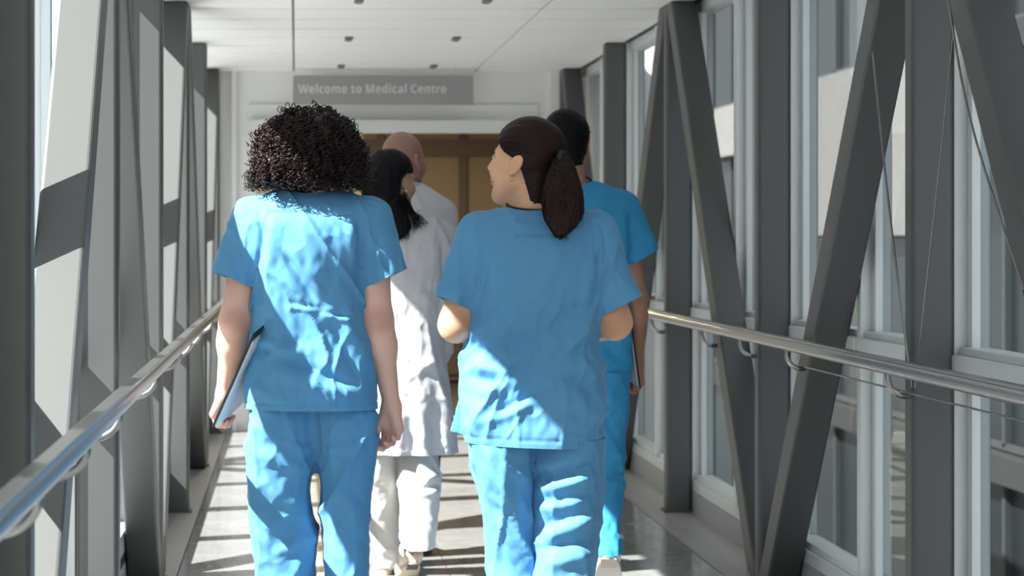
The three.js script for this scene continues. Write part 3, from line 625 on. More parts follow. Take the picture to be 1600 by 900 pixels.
// ---- curly-haired nurse with a clipboard
{
  const k = K(485, 590), P = person(k), { x, y } = k;
  tag(P, 'person with dark curly hair in a blue scrub suit, clipboard under one arm', 'person', 'hospital staff in the walkway');
  const torso = [[292, 452, 516, -0.01, 0.05], [300, 424, 542, 0.0, 0.064], [312, 398, 566, 0.005, 0.078], [328, 380, 588, 0.01, 0.092], [350, 378, 588, 0.016, 0.105], [385, 386, 578, 0.018, 0.114], [425, 398, 566, 0.015, 0.114], [475, 396, 568, 0.01, 0.108], [520, 392, 574, 0.006, 0.108], [570, 388, 581, 0.006, 0.118], [615, 385, 587, 0.006, 0.128], [640, 383, 590, 0.006, 0.132], [690, 380, 594, 0.006, 0.136]];
  const CL = [x(369), y(439), 0.015], CR = [x(598), y(437), 0.015], SL = [x(398), y(343), 0.01], SR = [x(575), y(343), 0.01];
  const field = all([rowsPx(k, torso), sleeve(SL, CL, 0.062, 0.061), sleeve(SR, CR, 0.062, 0.062)], 0.03), hem = y(637);
  const cL = cuffCut(CL, [-0.36, -0.93, 0.05], 0.19, rowsPx(k, torso), sleeve(SL, CL, 0.062, 0.058)), cR = cuffCut(CR, [0.42, -0.9, 0.05], 0.19, rowsPx(k, torso), sleeve(SR, CR, 0.062, 0.058)), nk = neckCut([x(484), y(296), -0.03], [0.078, 0.045, 0.1]);
  const cut = (a, b, c) => Math.max(hem - b + 0.012 * (a - 0) * -0.3, cL(a, b, c), cR(a, b, c), nk(a, b, c));
  const fold = foldPx(k, [
    [392, 525, 480, 552, 9, 9], [395, 548, 470, 530, 8, -5], [440, 556, 560, 602, 8, -8], [430, 575, 545, 618, 12, 8], [455, 470, 545, 494, 4, -4], [455, 478, 520, 484, 4, 4], [440, 390, 492, 468, 5, -6], [452, 385, 505, 460, 7, 5], [530, 500, 585, 590, 9, 6], [515, 500, 560, 590, 6, -5],
    [545, 500, 500, 488, 5, 4], [400, 600, 440, 625, 9, 5], [478, 600, 520, 632, 9, 5], [430, 340, 425, 430, 9, 5], [415, 345, 408, 420, 6, -5], [545, 345, 552, 420, 9, 5], [560, 350, 562, 420, 5, -5], [470, 340, 500, 440, 14, 4], [520, 350, 515, 440, 8, -3]]);
  const bL = x(402), bR = x(563);
  scrubTop('scrub_top', P, scrub, field, [x(325), hem - 0.05, -0.2], [x(645), y(285), 0.2], cut, fold, {
    hemY: hem, topY: y(320), seed: 3, amp: 1,
    seams: [(a, b, c) => b > hem ? stitch(b - hem - 0.018) : 0, (a, b) => b > y(420) && b < y(335) ? stitch(a - bL - 0.012 * Math.sin((b - y(420)) * 18), 0.0045, 0.004) + stitch(a - bR - 0.012 * Math.sin((b - y(420)) * 18), 0.0045, 0.004) : 0, (a, b, c, nz) => nz > 0.3 && Math.abs(a) < 0.11 ? stitch(b - y(334) + 0.1 * a * a, 0.004, 0.0035) : 0],
  });
  // trousers
  const LL = [[615, 388, 500, 0.0, 0.11], [660, 385, 500, 0.0, 0.118], [705, 382, 495, 0.0, 0.11], [760, 385, 489, -0.004, 0.1], [820, 391, 488, -0.012, 0.09], [900, 399, 490, -0.02, 0.08], [1010, 406, 488, -0.02, 0.07], [1120, 410, 480, -0.01, 0.066]];
  const RL = [[615, 470, 584, 0.0, 0.11], [660, 478, 586, 0.0, 0.118], [705, 489, 585, 0.0, 0.11], [760, 499, 578, 0.0, 0.1], [820, 506, 574, 0.01, 0.088], [900, 512, 573, 0.02, 0.078], [1010, 506, 572, 0.04, 0.068], [1120, 505, 566, 0.06, 0.062]];
  const legs = all([rowsPx(k, LL), rowsPx(k, RL)], 0.018);
  const pf = foldPx(k, [[400, 660, 490, 700, 9, 7], [480, 690, 420, 670, 6, -6], [400, 700, 485, 735, 12, 7], [395, 740, 470, 795, 12, 6], [400, 770, 480, 830, 7, -5], [500, 700, 560, 690, 7, 5], [505, 740, 560, 800, 10, 6], [515, 790, 570, 850, 9, -5], [410, 830, 460, 890, 10, 6], [430, 860, 490, 830, 8, 5], [520, 840, 555, 900, 8, 5], [492, 640, 496, 705, 3, -5]]);
  const tr = net(legs, [x(370), 0.03, -0.2], [x(600), y(622), 0.2], 0.0066);
  warp(tr, (a, b, c, n, m, q) => 1.8 * crease(a + 9, b, c, 7.5, -0.5) + smooth(0.1, 0.5, q) * 1.4 * pf(a, b) + (b < 0.25 ? 0.006 * Math.sin(b * 90) * noise(a * 8, b * 5, c * 8) : 0));
  part('trousers', cloth(tr, (a, b, c) => Math.max(0.055 - b, b - y(628)), 0.003), scrub, P);
  shoe('shoe', P, [x(442), 0, 0.06], Math.PI + 0.1, 0, shoeWhite, soleWhite); shoe('shoe', P, [x(536), 0, 0.13], Math.PI - 0.1, 0, shoeWhite, soleWhite);
  // clipboard frame of reference, used by the hand as well
  const P0 = V(x(331), y(668), 0.0), u = V(0.1, 0.225, 0.13).normalize(), w = V(0.085, 0.068, -0.183).normalize(), nOut = V().crossVectors(u, w).normalize();
  const e = P0.clone().addScaledVector(w, 0.085), WL = e.clone().addScaledVector(u, 0.062).addScaledVector(nOut, 0.026).toArray();
  const handL = handCones(WL, u.clone().negate().toArray(), nOut.toArray(), w.toArray(), { curl: [1.05, 1.08, 1.1, 1.12], thumb: 0.5, oppose: -0.3, size: 0.92 });
  const armL = armMesh(SK.warm, [x(392), y(352), 0.0], [x(369), y(500), 0.03], WL, [0.046, 0.04, 0.037, 0.024], handL);
  const WR = [x(612), y(634), 0.0], handR = handCones(WR, [0.03, -1, 0.06], [0.62, 0, -0.75], [-0.75, 0, -0.62], { curl: [0.5, 0.62, 0.7, 0.72], thumb: 0.35, oppose: 0.5, size: 0.9 });
  const armR = armMesh(SK.warm, [x(580), y(352), 0.0], [x(589), y(500), 0.03], WR, [0.046, 0.0385, 0.036, 0.022], handR);
  const core = net(all([rowsIn(k, torso.slice(2, 11), 0.024), rowsIn(k, LL, 0.034), rowsIn(k, RL, 0.034)], 0.012), [x(370), 0.03, -0.2], [x(605), y(300), 0.2], 0.014);
  const head = headMesh(SK.warm, { at: [x(484), 1.528, -0.03], yaw: Math.PI + 0.1, scale: 0.95, neckTo: [0, -0.21, -0.05], neckR: 0.05 });
  part('body', weld([head, armL, armR, tint(core, () => SK.warm)]), skinMat, P);
  // hair: a full mass and many small curls
  const hc = [x(483), y(231), 0.0], lobes = [[x(483), y(232), 0.0, 0.128, 0.108, 0.128], [x(440), y(262), 0.02, 0.072, 0.06, 0.085], [x(530), y(258), 0.02, 0.068, 0.056, 0.085], [x(482), y(270), 0.045, 0.075, 0.052, 0.07]];
  const massF = all(lobes.map((l) => ell(l.slice(0, 3), l.slice(3).map((v) => v * 0.95))), 0.04);
  const hm = net((a, b, c) => Math.max(massF(a, b, c) + 0.006 * noise(a * 45, b * 45, c * 45), -(Math.hypot((a - hc[0]) / 0.06, (b - 1.5) / 0.1, (c + 0.13) / 0.09) - 1) * 0.06), [-0.2, 1.38, -0.2], [0.2, 1.72, 0.2], 0.006);
  const hair = part('hair', hm, hairCurl, P), list = [];
  for (let i = 0; i < 4200; i++) {
    const l = lobes[i % 10 < 5 ? 0 : 1 + i % 3], th = rnd() * 6.2832, cy = rnd() * 2 - 1, sy = Math.sqrt(1 - cy * cy), q = 0.9 + 0.2 * rnd();
    const d = V(Math.cos(th) * sy, cy, Math.sin(th) * sy), s = V(l[0] + d.x * l[3] * q, l[1] + d.y * l[4] * q, l[2] + d.z * l[5] * q);
    if (massF(s.x, s.y, s.z) < -0.012 || (s.z < -0.1 && Math.abs(s.x - hc[0]) < 0.06 && s.y < 1.58)) { continue; }
    const drop = V(d.x * 0.35, -0.85 + 0.5 * d.y, d.z * 0.35).add(V(rnd() - 0.5, rnd() - 0.5, rnd() - 0.5).multiplyScalar(0.9)).normalize(), A = V(drop.y, drop.z, drop.x).cross(drop).normalize(), B = V().crossVectors(drop, A);
    const hr = 0.004 + 0.0045 * rnd(), len = 0.024 + 0.03 * rnd(), turns = len / (0.012 + 0.006 * rnd()), ph = rnd() * 6.28, n = Math.round(turns * 8), p = [];
    for (let j = 0; j <= n; j++) { const t = j / n, a = ph + t * turns * 6.2832, rr = hr * Math.min(1, 0.3 + t * 3); p.push(s.clone().addScaledVector(drop, t * len).addScaledVector(A, Math.cos(a) * rr).addScaledVector(B, Math.sin(a) * rr)); }
    if (p[n].y < y(301)) continue;
    list.push({ p, r0: 0.0021, r1: 0.001 });
  }
  part('curls', strands(list, 4), hairCurl, hair);
  part('necklace', ring([x(484), y(296), -0.035], 0.056, 0.052, 0.01, 0.0012), gold, P);
  // the clipboard
  const cb = group('clipboard'); const m = new THREE.Matrix4().makeBasis(w, u, nOut.clone().negate()); cb.applyMatrix4(m.setPosition(P0.clone().add(P.position)));
  part('board', box(0.222, 0.312, 0.005, 0.111, 0.156, 0, 0.002), black, cb); for (let i = 0; i < 5; i++) part('paper', box(0.205, 0.285, 0.0009, 0.112 + 0.0006 * i, 0.146 - 0.0015 * i, 0.0032 + i * 0.001), paperMat, cb);
  part('clip', box(0.1, 0.028, 0.008, 0.111, 0.296, 0.009, 0.003), M.chrome, cb);
  tag(cb, 'black clipboard with white sheets carried under the arm of the curly-haired nurse', 'clipboard');
}

// ---- nurse with a ponytail, arms bent in front
{
  const k = K(832, 640), P = person(k), { x, y } = k;
  tag(P, 'person with a dark ponytail in a blue scrub suit, head turned aside', 'person', 'hospital staff in the walkway');
  const torso = [[322, 785, 850, -0.01, 0.055], [332, 762, 880, 0.0, 0.068], [345, 742, 912, 0.006, 0.082], [362, 730, 938, 0.012, 0.098], [395, 734, 938, 0.018, 0.112], [430, 738, 936, 0.018, 0.116], [475, 735, 934, 0.014, 0.112], [515, 731, 935, 0.008, 0.11], [545, 727, 936, 0.006, 0.114], [575, 724, 938, 0.01, 0.122], [610, 722, 940, 0.014, 0.132], [660, 724, 940, 0.016, 0.138], [700, 730, 939, 0.016, 0.14], [750, 732, 940, 0.016, 0.14]];
  const CL = [x(708), y(474), 0.02], CR = [x(966), y(478), 0.02], SL = [x(750), y(366), 0.01], SR = [x(922), y(366), 0.01];
  const field = all([rowsPx(k, torso), sleeve(SL, CL, 0.06, 0.05), sleeve(SR, CR, 0.062, 0.059)], 0.03), hy = (a) => y(692) - a * 0.035;
  const cL = cuffCut(CL, [-0.4, -0.91, 0.05], 0.19, rowsPx(k, torso), sleeve(SL, CL, 0.062, 0.058)), cR = cuffCut(CR, [0.47, -0.88, 0.05], 0.19, rowsPx(k, torso), sleeve(SR, CR, 0.062, 0.058)), nk = neckCut([x(822), y(322), -0.025], [0.066, 0.03, 0.09]);
  const cut = (a, b, c) => Math.max(hy(a) - b, cL(a, b, c), cR(a, b, c), nk(a, b, c));
  const fold = foldPx(k, [
    [730, 500, 790, 560, 14, 10], [745, 545, 830, 520, 12, -8], [840, 520, 905, 470, 12, -7], [830, 550, 930, 505, 14, 7], [740, 570, 800, 580, 9, 9], [735, 585, 790, 600, 7, -6], [745, 610, 820, 585, 9, 8], [820, 590, 925, 560, 16, 9], [860, 580, 925, 610, 9, -8], [850, 610, 930, 640, 14, 6], [770, 640, 840, 600, 8, -7], [750, 655, 825, 620, 9, 7], [900, 560, 936, 650, 10, 6], [730, 620, 770, 680, 12, 6], [870, 655, 935, 640, 9, 5], [770, 470, 760, 400, 10, 4], [905, 470, 915, 400, 9, 5], [920, 480, 927, 400, 5, -5], [760, 400, 745, 460, 6, -4], [795, 475, 830, 490, 6, -4]]);
  scrubTop('scrub_top', P, scrub, field, [x(665), y(760), -0.2], [x(1015), y(316), 0.2], cut, fold, {
    hemY: y(695), topY: y(340), seed: 17, amp: 1.05, tilt: -0.6,
    seams: [(a, b) => stitch(b - hy(a) - 0.018), (a, b) => b > y(450) && b < y(352) ? stitch(a - x(740) - 0.012 * Math.sin((b - y(450)) * 18), 0.0045, 0.004) + stitch(a - x(931) - 0.012 * Math.sin((b - y(450)) * 18), 0.0045, 0.004) : 0, (a, b, c, nz) => nz > 0.3 && Math.abs(a) < 0.05 ? stitch(b - y(366) , 0.0045, 0.004) : 0],
  });
  // the loose front flap that shows beyond the side slit
  const fs = net((a, b, c) => { const t = clamp((b - y(690)) / (y(575) - y(690)), 0, 1), xe = lerp(x(701), x(728), t); return Math.max(Math.abs(c + 0.02 - 0.25 * (a - x(730))) * 0.9 - 0.004, xe - a, a - x(765), b - y(575), y(674) - 0.3 * (a - x(697)) - b); }, [x(690), y(700), -0.12], [x(775), y(565), 0.08], 0.004);
  part('side_flap', warp(fs, (a, b, c) => 0.6 * crease(a, b, c, 14)), scrub, P);
  const LL = [[665, 732, 838, 0.0, 0.12], [700, 733, 836, 0.0, 0.125], [740, 739, 832, 0.0, 0.118], [780, 749, 830, 0.0, 0.105], [830, 759, 834, -0.01, 0.095], [900, 768, 838, -0.02, 0.085], [1010, 778, 838, -0.02, 0.074], [1190, 785, 838, -0.01, 0.068]];
  const RL = [[665, 820, 940, 0.0, 0.12], [700, 822, 939, 0.0, 0.128], [740, 825, 936, 0.0, 0.122], [780, 827, 933, 0.01, 0.112], [830, 833, 928, 0.03, 0.1], [900, 838, 924, 0.05, 0.09], [1010, 842, 916, 0.09, 0.076], [1190, 846, 906, 0.16, 0.068]];
  const legs = all([rowsPx(k, LL), rowsPx(k, RL)], 0.018);
  const pf = foldPx(k, [[830, 740, 925, 715, 8, -8], [835, 760, 920, 735, 9, 8], [840, 775, 915, 765, 6, -6], [835, 790, 900, 770, 9, 8], [835, 815, 905, 790, 7, -6], [845, 830, 920, 800, 10, 8], [840, 845, 915, 835, 7, -7], [850, 870, 915, 855, 10, 7], [750, 720, 800, 780, 9, 5], [760, 780, 820, 840, 9, -5], [770, 800, 825, 880, 10, 5], [822, 700, 827, 760, 3, -5], [780, 715, 815, 745, 7, 5]]);
  const tr = net(legs, [x(720), 0.03, -0.22], [x(955), y(672), 0.28], 0.0066);
  warp(tr, (a, b, c, n, m, q) => 1.8 * crease(a + 21, b, c, 7.5, 0.5) + smooth(0.1, 0.5, q) * 1.4 * pf(a, b) + (b < 0.25 ? 0.006 * Math.sin(b * 90) * noise(a * 8, b * 5, c * 8) : 0));
  part('trousers', cloth(tr, (a, b, c) => Math.max(0.055 - b, b - y(682)), 0.003), scrub, P);
  shoe('shoe', P, [x(812), 0, 0.06], Math.PI + 0.1, 0, shoeWhite, soleWhite); shoe('shoe', P, [x(876), 0, 0.23], Math.PI - 0.1, 0, shoeWhite, soleWhite);
  const WL = [x(770), y(515), -0.25], WR = [x(905), y(515), -0.25];
  const handL = handCones(WL, [0.75, 0.05, -0.6], [-0.5, 0.1, -0.8], [0.1, 1, 0], { curl: [0.7, 0.8, 0.85, 0.9], size: 0.9 }), handR = handCones(WR, [-0.75, 0.05, -0.6], [0.5, 0.1, -0.8], [0.1, 1, 0], { curl: [0.7, 0.8, 0.85, 0.9], size: 0.9 });
  const armL = armMesh(SK.honey, [x(745), y(375), 0.0], [x(712), y(507), 0.02], WL, [0.046, 0.039, 0.037, 0.024], handL, 0.004);
  const armR = armMesh(SK.honey, [x(928), y(375), 0.0], [x(958), y(503), 0.02], WR, [0.046, 0.039, 0.037, 0.024], handR, 0.004);
  const core = net(all([rowsIn(k, torso.slice(3, 12), 0.024), rowsIn(k, LL, 0.034), rowsIn(k, RL, 0.034)], 0.012), [x(720), 0.03, -0.22], [x(960), y(335), 0.28], 0.014);
  const hf = { at: [x(823), y(254), -0.02], yaw: -2.16, pitch: -0.13, scale: 0.87, neckTo: [0.015, -0.21, -0.055], neckR: 0.05 };
  const head = headMesh(SK.honey, { ...hf, cell: 0.0028 });
  part('body', weld([head, armL, armR, tint(core, () => SK.honey)]), skinMat, P);
  // hair drawn back to the tie: a grooved cap, the tail, loose strands
  const tie = [0.004, -0.004, -0.11];
  const nape = cone([0, -0.045, -0.04], [0.002, -0.13, -0.044], 0.05, 0.044);
  const capF = (a, b, c) => { const line = b > 0.035 ? 0.052 + (b - 0.035) * 0.55 : b > -0.005 ? lerp(-0.012, 0.052, smooth(-0.005, 0.04, b)) : -0.014 + (b + 0.005) * 0.42; return Math.max(smin(SKULL(a, b, c), nape(a, b, c), 0.02) - 0.0085 - 0.004 * smooth(-0.02, 0.08, b), (c - line) * 0.8 + Math.max(0, Math.abs(a) - 0.05) * 0.15, -0.118 - b - 0.55 * (c + 0.085) + Math.abs(a) * 0.35); };
  const cap = net(capF, [-0.1, -0.11, -0.13], [0.1, 0.14, 0.12], 0.0026);
  warp(cap, (a, b, c) => { const dx = a - tie[0], dy = b - tie[1], an = Math.atan2(dy, dx); return 0.0011 * noise(an * 26, Math.hypot(dx, dy, c - tie[2]) * 9, 3) + 0.0007 * noise(an * 60, Math.hypot(dx, dy) * 12, 9); });
  const hair = part('hair', place(cap, hf), hairBrown, P);
  const tail = [[242, 868, 886, 0.062, 0.014], [250, 866, 892, 0.075, 0.018], [265, 860, 899, 0.095, 0.026], [290, 852, 907, 0.115, 0.034], [320, 848, 911, 0.128, 0.036], [342, 852, 908, 0.134, 0.032], [356, 860, 898, 0.136, 0.024], [366, 866, 886, 0.137, 0.014], [372, 869, 879, 0.137, 0.006]];
  const tg = net(rowsPx(k, tail), [x(840), y(380), 0.02], [x(920), y(238), 0.2], 0.0028);
  warp(tg, (a, b, c) => 0.0028 * noise(a * 190 + 2 * noise(b * 20, 0, 0), b * 7, c * 190) + 0.0016 * noise(a * 420, b * 10, c * 420));
  part('ponytail', tg, hairBrown, hair);
  const list = [], T0 = V(x(877), y(250), 0.075);
  for (let i = 0; i < 150; i++) {
    const a = rnd() * 6.2832, p = [], end = 0.8 + 0.25 * rnd();
    for (let j = 0; j <= 9; j++) {
      const t = j / 9 * end, yy = lerp(250, 368, t); let r = 0; while (r < tail.length - 2 && yy > tail[r + 1][0]) r++;
      const q = clamp((yy - tail[r][0]) / (tail[r + 1][0] - tail[r][0]), 0, 1.6), l = lerp(tail[r][1], tail[r + 1][1], q), rr = lerp(tail[r][2], tail[r + 1][2], q), zc = lerp(tail[r][3], tail[r + 1][3], q), bb = Math.max(0.004, lerp(tail[r][4], tail[r + 1][4], q));
      p.push(V(x((l + rr) / 2, zc) + Math.cos(a) * (rr - l) / 2 / k.s * 1.02 + 0.002 * noise(t * 4, i, 0), y(yy, zc), zc + Math.sin(a) * bb * 1.02));
    }
    list.push({ p, r0: 0.0012, r1: 0.0006 });
  }
  for (let i = 0; i < 7; i++) list.push({ p: [V(x(852), y(300), 0.06), V(x(846 - i), y(315), 0.08), V(x(842 + i), y(328 + i * 2), 0.095), V(x(845 + i * 1.5), y(336 + i * 2), 0.105)], r0: 0.0008, r1: 0.0004 });
  for (let i = 0; i < 14; i++) list.push({ p: [V(x(872 + rnd() * 6), y(355), 0.15), V(x(868 + rnd() * 8), y(366), 0.15), V(x(861 + rnd() * 16), y(370 + rnd() * 5), 0.148)], r0: 0.0014, r1: 0.0006 });
  part('hair_strands', strands(list, 4), hairBrown, hair);
  const tt = new THREE.TorusGeometry(0.0155, 0.0075, 10, 24); tt.rotateY(1.1); tt.translate(x(878, 0.07), y(249, 0.07), 0.07); part('hair_tie', tt, black, P);
  part('neck_cord', ring([x(829), y(321), -0.004], 0.057, 0.057, 0.012, 0.0036, -0.002), black, P);
  const er = new THREE.TorusGeometry(0.006, 0.0013, 8, 20); er.rotateY(0.5); er.translate(...V(0.08, -0.046, -0.002).applyMatrix4(frame(hf)).toArray()); part('earring', er, gold, P);
}

// ---- man in scrubs with a clipboard, partly behind the ponytail nurse
{
  const k = K(903, 430), P = person(k), { x, y } = k;
  tag(P, 'person with short black hair in a deep blue scrub suit, white shoe lifted', 'person', 'hospital staff in the walkway');
  const torso = [[284, 872, 936, -0.01, 0.06], [292, 858, 950, 0.0, 0.075], [303, 836, 971, 0.006, 0.09], [318, 822, 986, 0.012, 0.104], [345, 822, 986, 0.018, 0.118], [390, 826, 982, 0.018, 0.124], [440, 828, 980, 0.012, 0.12], [500, 826, 981, 0.008, 0.118], [560, 822, 984, 0.006, 0.124], [590, 821, 985, 0.006, 0.126], [630, 820, 986, 0.006, 0.128]];
  const CL = [x(806), y(402), 0.01], CR = [x(1001), y(403), 0.01], SL = [x(836), y(328), 0.01], SR = [x(972), y(328), 0.01];
  const field = all([rowsPx(k, torso), sleeve(SL, CL, 0.066, 0.064), sleeve(SR, CR, 0.066, 0.066)], 0.03), hem = y(586);
  const cL = cuffCut(CL, [-0.45, -0.89, 0], 0.19, rowsPx(k, torso), sleeve(SL, CL, 0.062, 0.058)), cR = cuffCut(CR, [0.5, -0.86, 0], 0.19, rowsPx(k, torso), sleeve(SR, CR, 0.062, 0.058)), nk = neckCut([x(903), y(283), -0.03], [0.082, 0.04, 0.1]);
  const fold = foldPx(k, [[940, 310, 935, 400, 8, 4], [965, 330, 972, 400, 8, 6], [978, 335, 980, 400, 4, -5], [945, 500, 980, 540, 8, 7], [940, 540, 980, 570, 7, -5], [950, 420, 978, 480, 8, 5]]);
  scrubTop('scrub_top', P, scrubDeep, field, [x(770), hem - 0.05, -0.2], [x(1040), y(278), 0.2], (a, b, c) => Math.max(hem - b, cL(a, b, c), cR(a, b, c), nk(a, b, c)), fold, { hemY: hem, topY: y(310), seed: 40, amp: 0.9, cell: 0.008, seams: [(a, b) => stitch(b - hem - 0.018, 0.003)] });
  const LL = [[560, 824, 906, 0, 0.115], [620, 822, 905, 0, 0.12], [680, 826, 902, -0.03, 0.105], [760, 832, 900, -0.1, 0.09], [840, 838, 898, -0.17, 0.078], [930, 846, 892, -0.25, 0.066]];
  const RL = [[560, 900, 982, 0, 0.115], [620, 902, 980, 0, 0.12], [670, 906, 976, 0.01, 0.108], [712, 910, 974, 0.03, 0.1], [735, 913, 973, 0.06, 0.096], [770, 917, 972, 0.12, 0.088], [820, 922, 971, 0.19, 0.082], [862, 924, 973, 0.25, 0.08], [885, 926, 972, 0.28, 0.074]];
  const legs = all([rowsPx(k, LL), rowsPx(k, RL)], 0.02);
  const pf = foldPx(k, [[925, 600, 975, 640, 10, 7], [935, 660, 978, 620, 7, -6], [935, 700, 980, 715, 7, 9], [930, 738, 978, 735, 5, -11], [930, 770, 965, 790, 10, 7], [930, 800, 972, 830, 6, -6], [930, 830, 965, 850, 9, 6], [935, 760, 970, 750, 6, 6]]);
  const tr = net(legs, [x(810), 0.0, -0.36], [x(995), y(572), 0.4], 0.0078);
  warp(tr, (a, b, c, n, m, q) => 1.2 * crease(a + 33, b, c, 7, 0.6) + smooth(-0.2, 0.3, q) * pf(a, b));
  part('trousers', cloth(tr, (a, b, c) => Math.max(b - y(580), a < x(905) ? 0.06 - b : y(860, 0.28) - 0.25 * (c - 0.28) - b), 0.003), scrubDeep, P);
  shoe('shoe', P, [x(866), 0, -0.16], Math.PI + 0.08, 0, shoeWhite, soleWhite); shoe('shoe', P, [x(951, 0.34), 0.2, 0.34], Math.PI - 0.1, 0.95, shoeWhite, soleWhite, { length: 0.265, width: 0.055, heel: mat(lin(0.6, 0.52, 0.48), 0.8) });
  const P0 = V(x(1001), y(607), 0.0), u = V(-0.042, 0.237, 0.075).normalize(), w = V(-0.052, 0.052, -0.2), nOut = V(); w.addScaledVector(u, -w.dot(u)).normalize(); nOut.crossVectors(u, w).normalize(); if (nOut.x < 0) nOut.negate();
  const e = P0.clone().addScaledVector(w, 0.08), WR = e.clone().addScaledVector(u, 0.066).addScaledVector(nOut, 0.026).toArray();
  const handR = handCones(WR, u.clone().negate().toArray(), nOut.toArray(), w.toArray(), { curl: [1.05, 1.08, 1.1, 1.1], thumb: 0.5, oppose: -0.3 });
  const WL = [x(815), y(560), -0.1], handL = handCones(WL, [0.1, -1, -0.1], [-1, 0, 0.2], [0.1, 0, -1], {});
  const armR = armMesh(SK.brown, [x(972), y(340), 0], [x(991), y(462), 0.03], WR, [0.05, 0.04, 0.038, 0.026], handR, 0.004), armL = armMesh(SK.brown, [x(836), y(340), 0], [x(815), y(462), 0.03], WL, [0.05, 0.04, 0.038, 0.026], handL, 0.005);
  const core = net(all([rowsIn(k, torso.slice(3, 9), 0.024), rowsIn(k, LL, 0.034), rowsIn(k, RL, 0.034)], 0.012), [x(810), 0.0, -0.36], [x(1000), y(288), 0.4], 0.015);
  const hf = { at: [x(885), y(229), -0.02], yaw: Math.PI - 0.15, pitch: 0.05, scale: 1.02, neckTo: [-0.02, -0.22, -0.05], neckR: 0.06 };
  part('body', weld([headMesh(SK.brown, hf), armL, armR, tint(core, () => SK.brown)]), skinMat, P);
  const cap = net((a, b, c) => Math.max(smin(SKULL(a, b, c), cone([0, -0.04, -0.04], [0, -0.12, -0.045], 0.052, 0.056)(a, b, c), 0.02) - 0.009 - 0.006 * smooth(0, 0.09, b), (c - (b > 0.03 ? 0.07 : -0.005)) * 0.9, -0.084 - b + Math.abs(a) * 0.25), [-0.11, -0.09, -0.14], [0.11, 0.15, 0.12], 0.0036);
  warp(cap, (a, b, c) => 0.0016 * noise(a * 260, b * 260, c * 260));
  const hair = part('hair', place(cap, hf), hairBlack, P), fm = frame(hf), list = [];
  for (let i = 0; i < 900; i++) { const th = rnd() * 6.2832, cy = rnd() * 1.4 - 0.4, sy = Math.sqrt(Math.max(0, 1 - cy * cy)), d = V(Math.cos(th) * sy, cy, Math.sin(th) * sy), p = V(d.x * 0.08, 0.032 + d.y * 0.096, -0.012 + d.z * 0.102); if (p.z > 0.05 || p.y < -0.02) continue; const q = p.clone().addScaledVector(d, 0.009).add(V(rnd() - 0.5, rnd() - 0.5, rnd() - 0.5).multiplyScalar(0.008)); list.push({ p: [p.applyMatrix4(fm), q.applyMatrix4(fm)], r0: 0.0012, r1: 0.0005 }); }
  part('hair_strands', strands(list, 3), hairBlack, hair);
  part('neck_cord', tube([V(x(880), y(288), -0.08), V(x(884), y(279), 0.0), V(x(898), y(276), 0.045), V(x(912), y(277), 0.035), V(x(924), y(283), -0.02), V(x(920), y(330), -0.12), V(x(903), y(400), -0.14), V(x(886), y(330), -0.12)], 0.004, 60, 8, true), black, P);
  const cb = group('clipboard'); const zv = V().crossVectors(w, u); cb.applyMatrix4(new THREE.Matrix4().makeBasis(w, u, zv).setPosition(P0.clone().add(P.position))); const sg = zv.dot(nOut) > 0 ? -1 : 1;
  part('board', box(0.222, 0.312, 0.005, 0.111, 0.156, 0, 0.002), black, cb); for (let i = 0; i < 4; i++) part('paper', box(0.205, 0.29, 0.0009, 0.112, 0.146, sg * (0.0032 + i * 0.001)), paperMat, cb);
  part('clip', box(0.1, 0.028, 0.008, 0.111, 0.296, sg * 0.009, 0.003), M.chrome, cb);
  tag(cb, 'black clipboard with pale sheets held low by the short-haired man beside the handrail', 'clipboard');
}

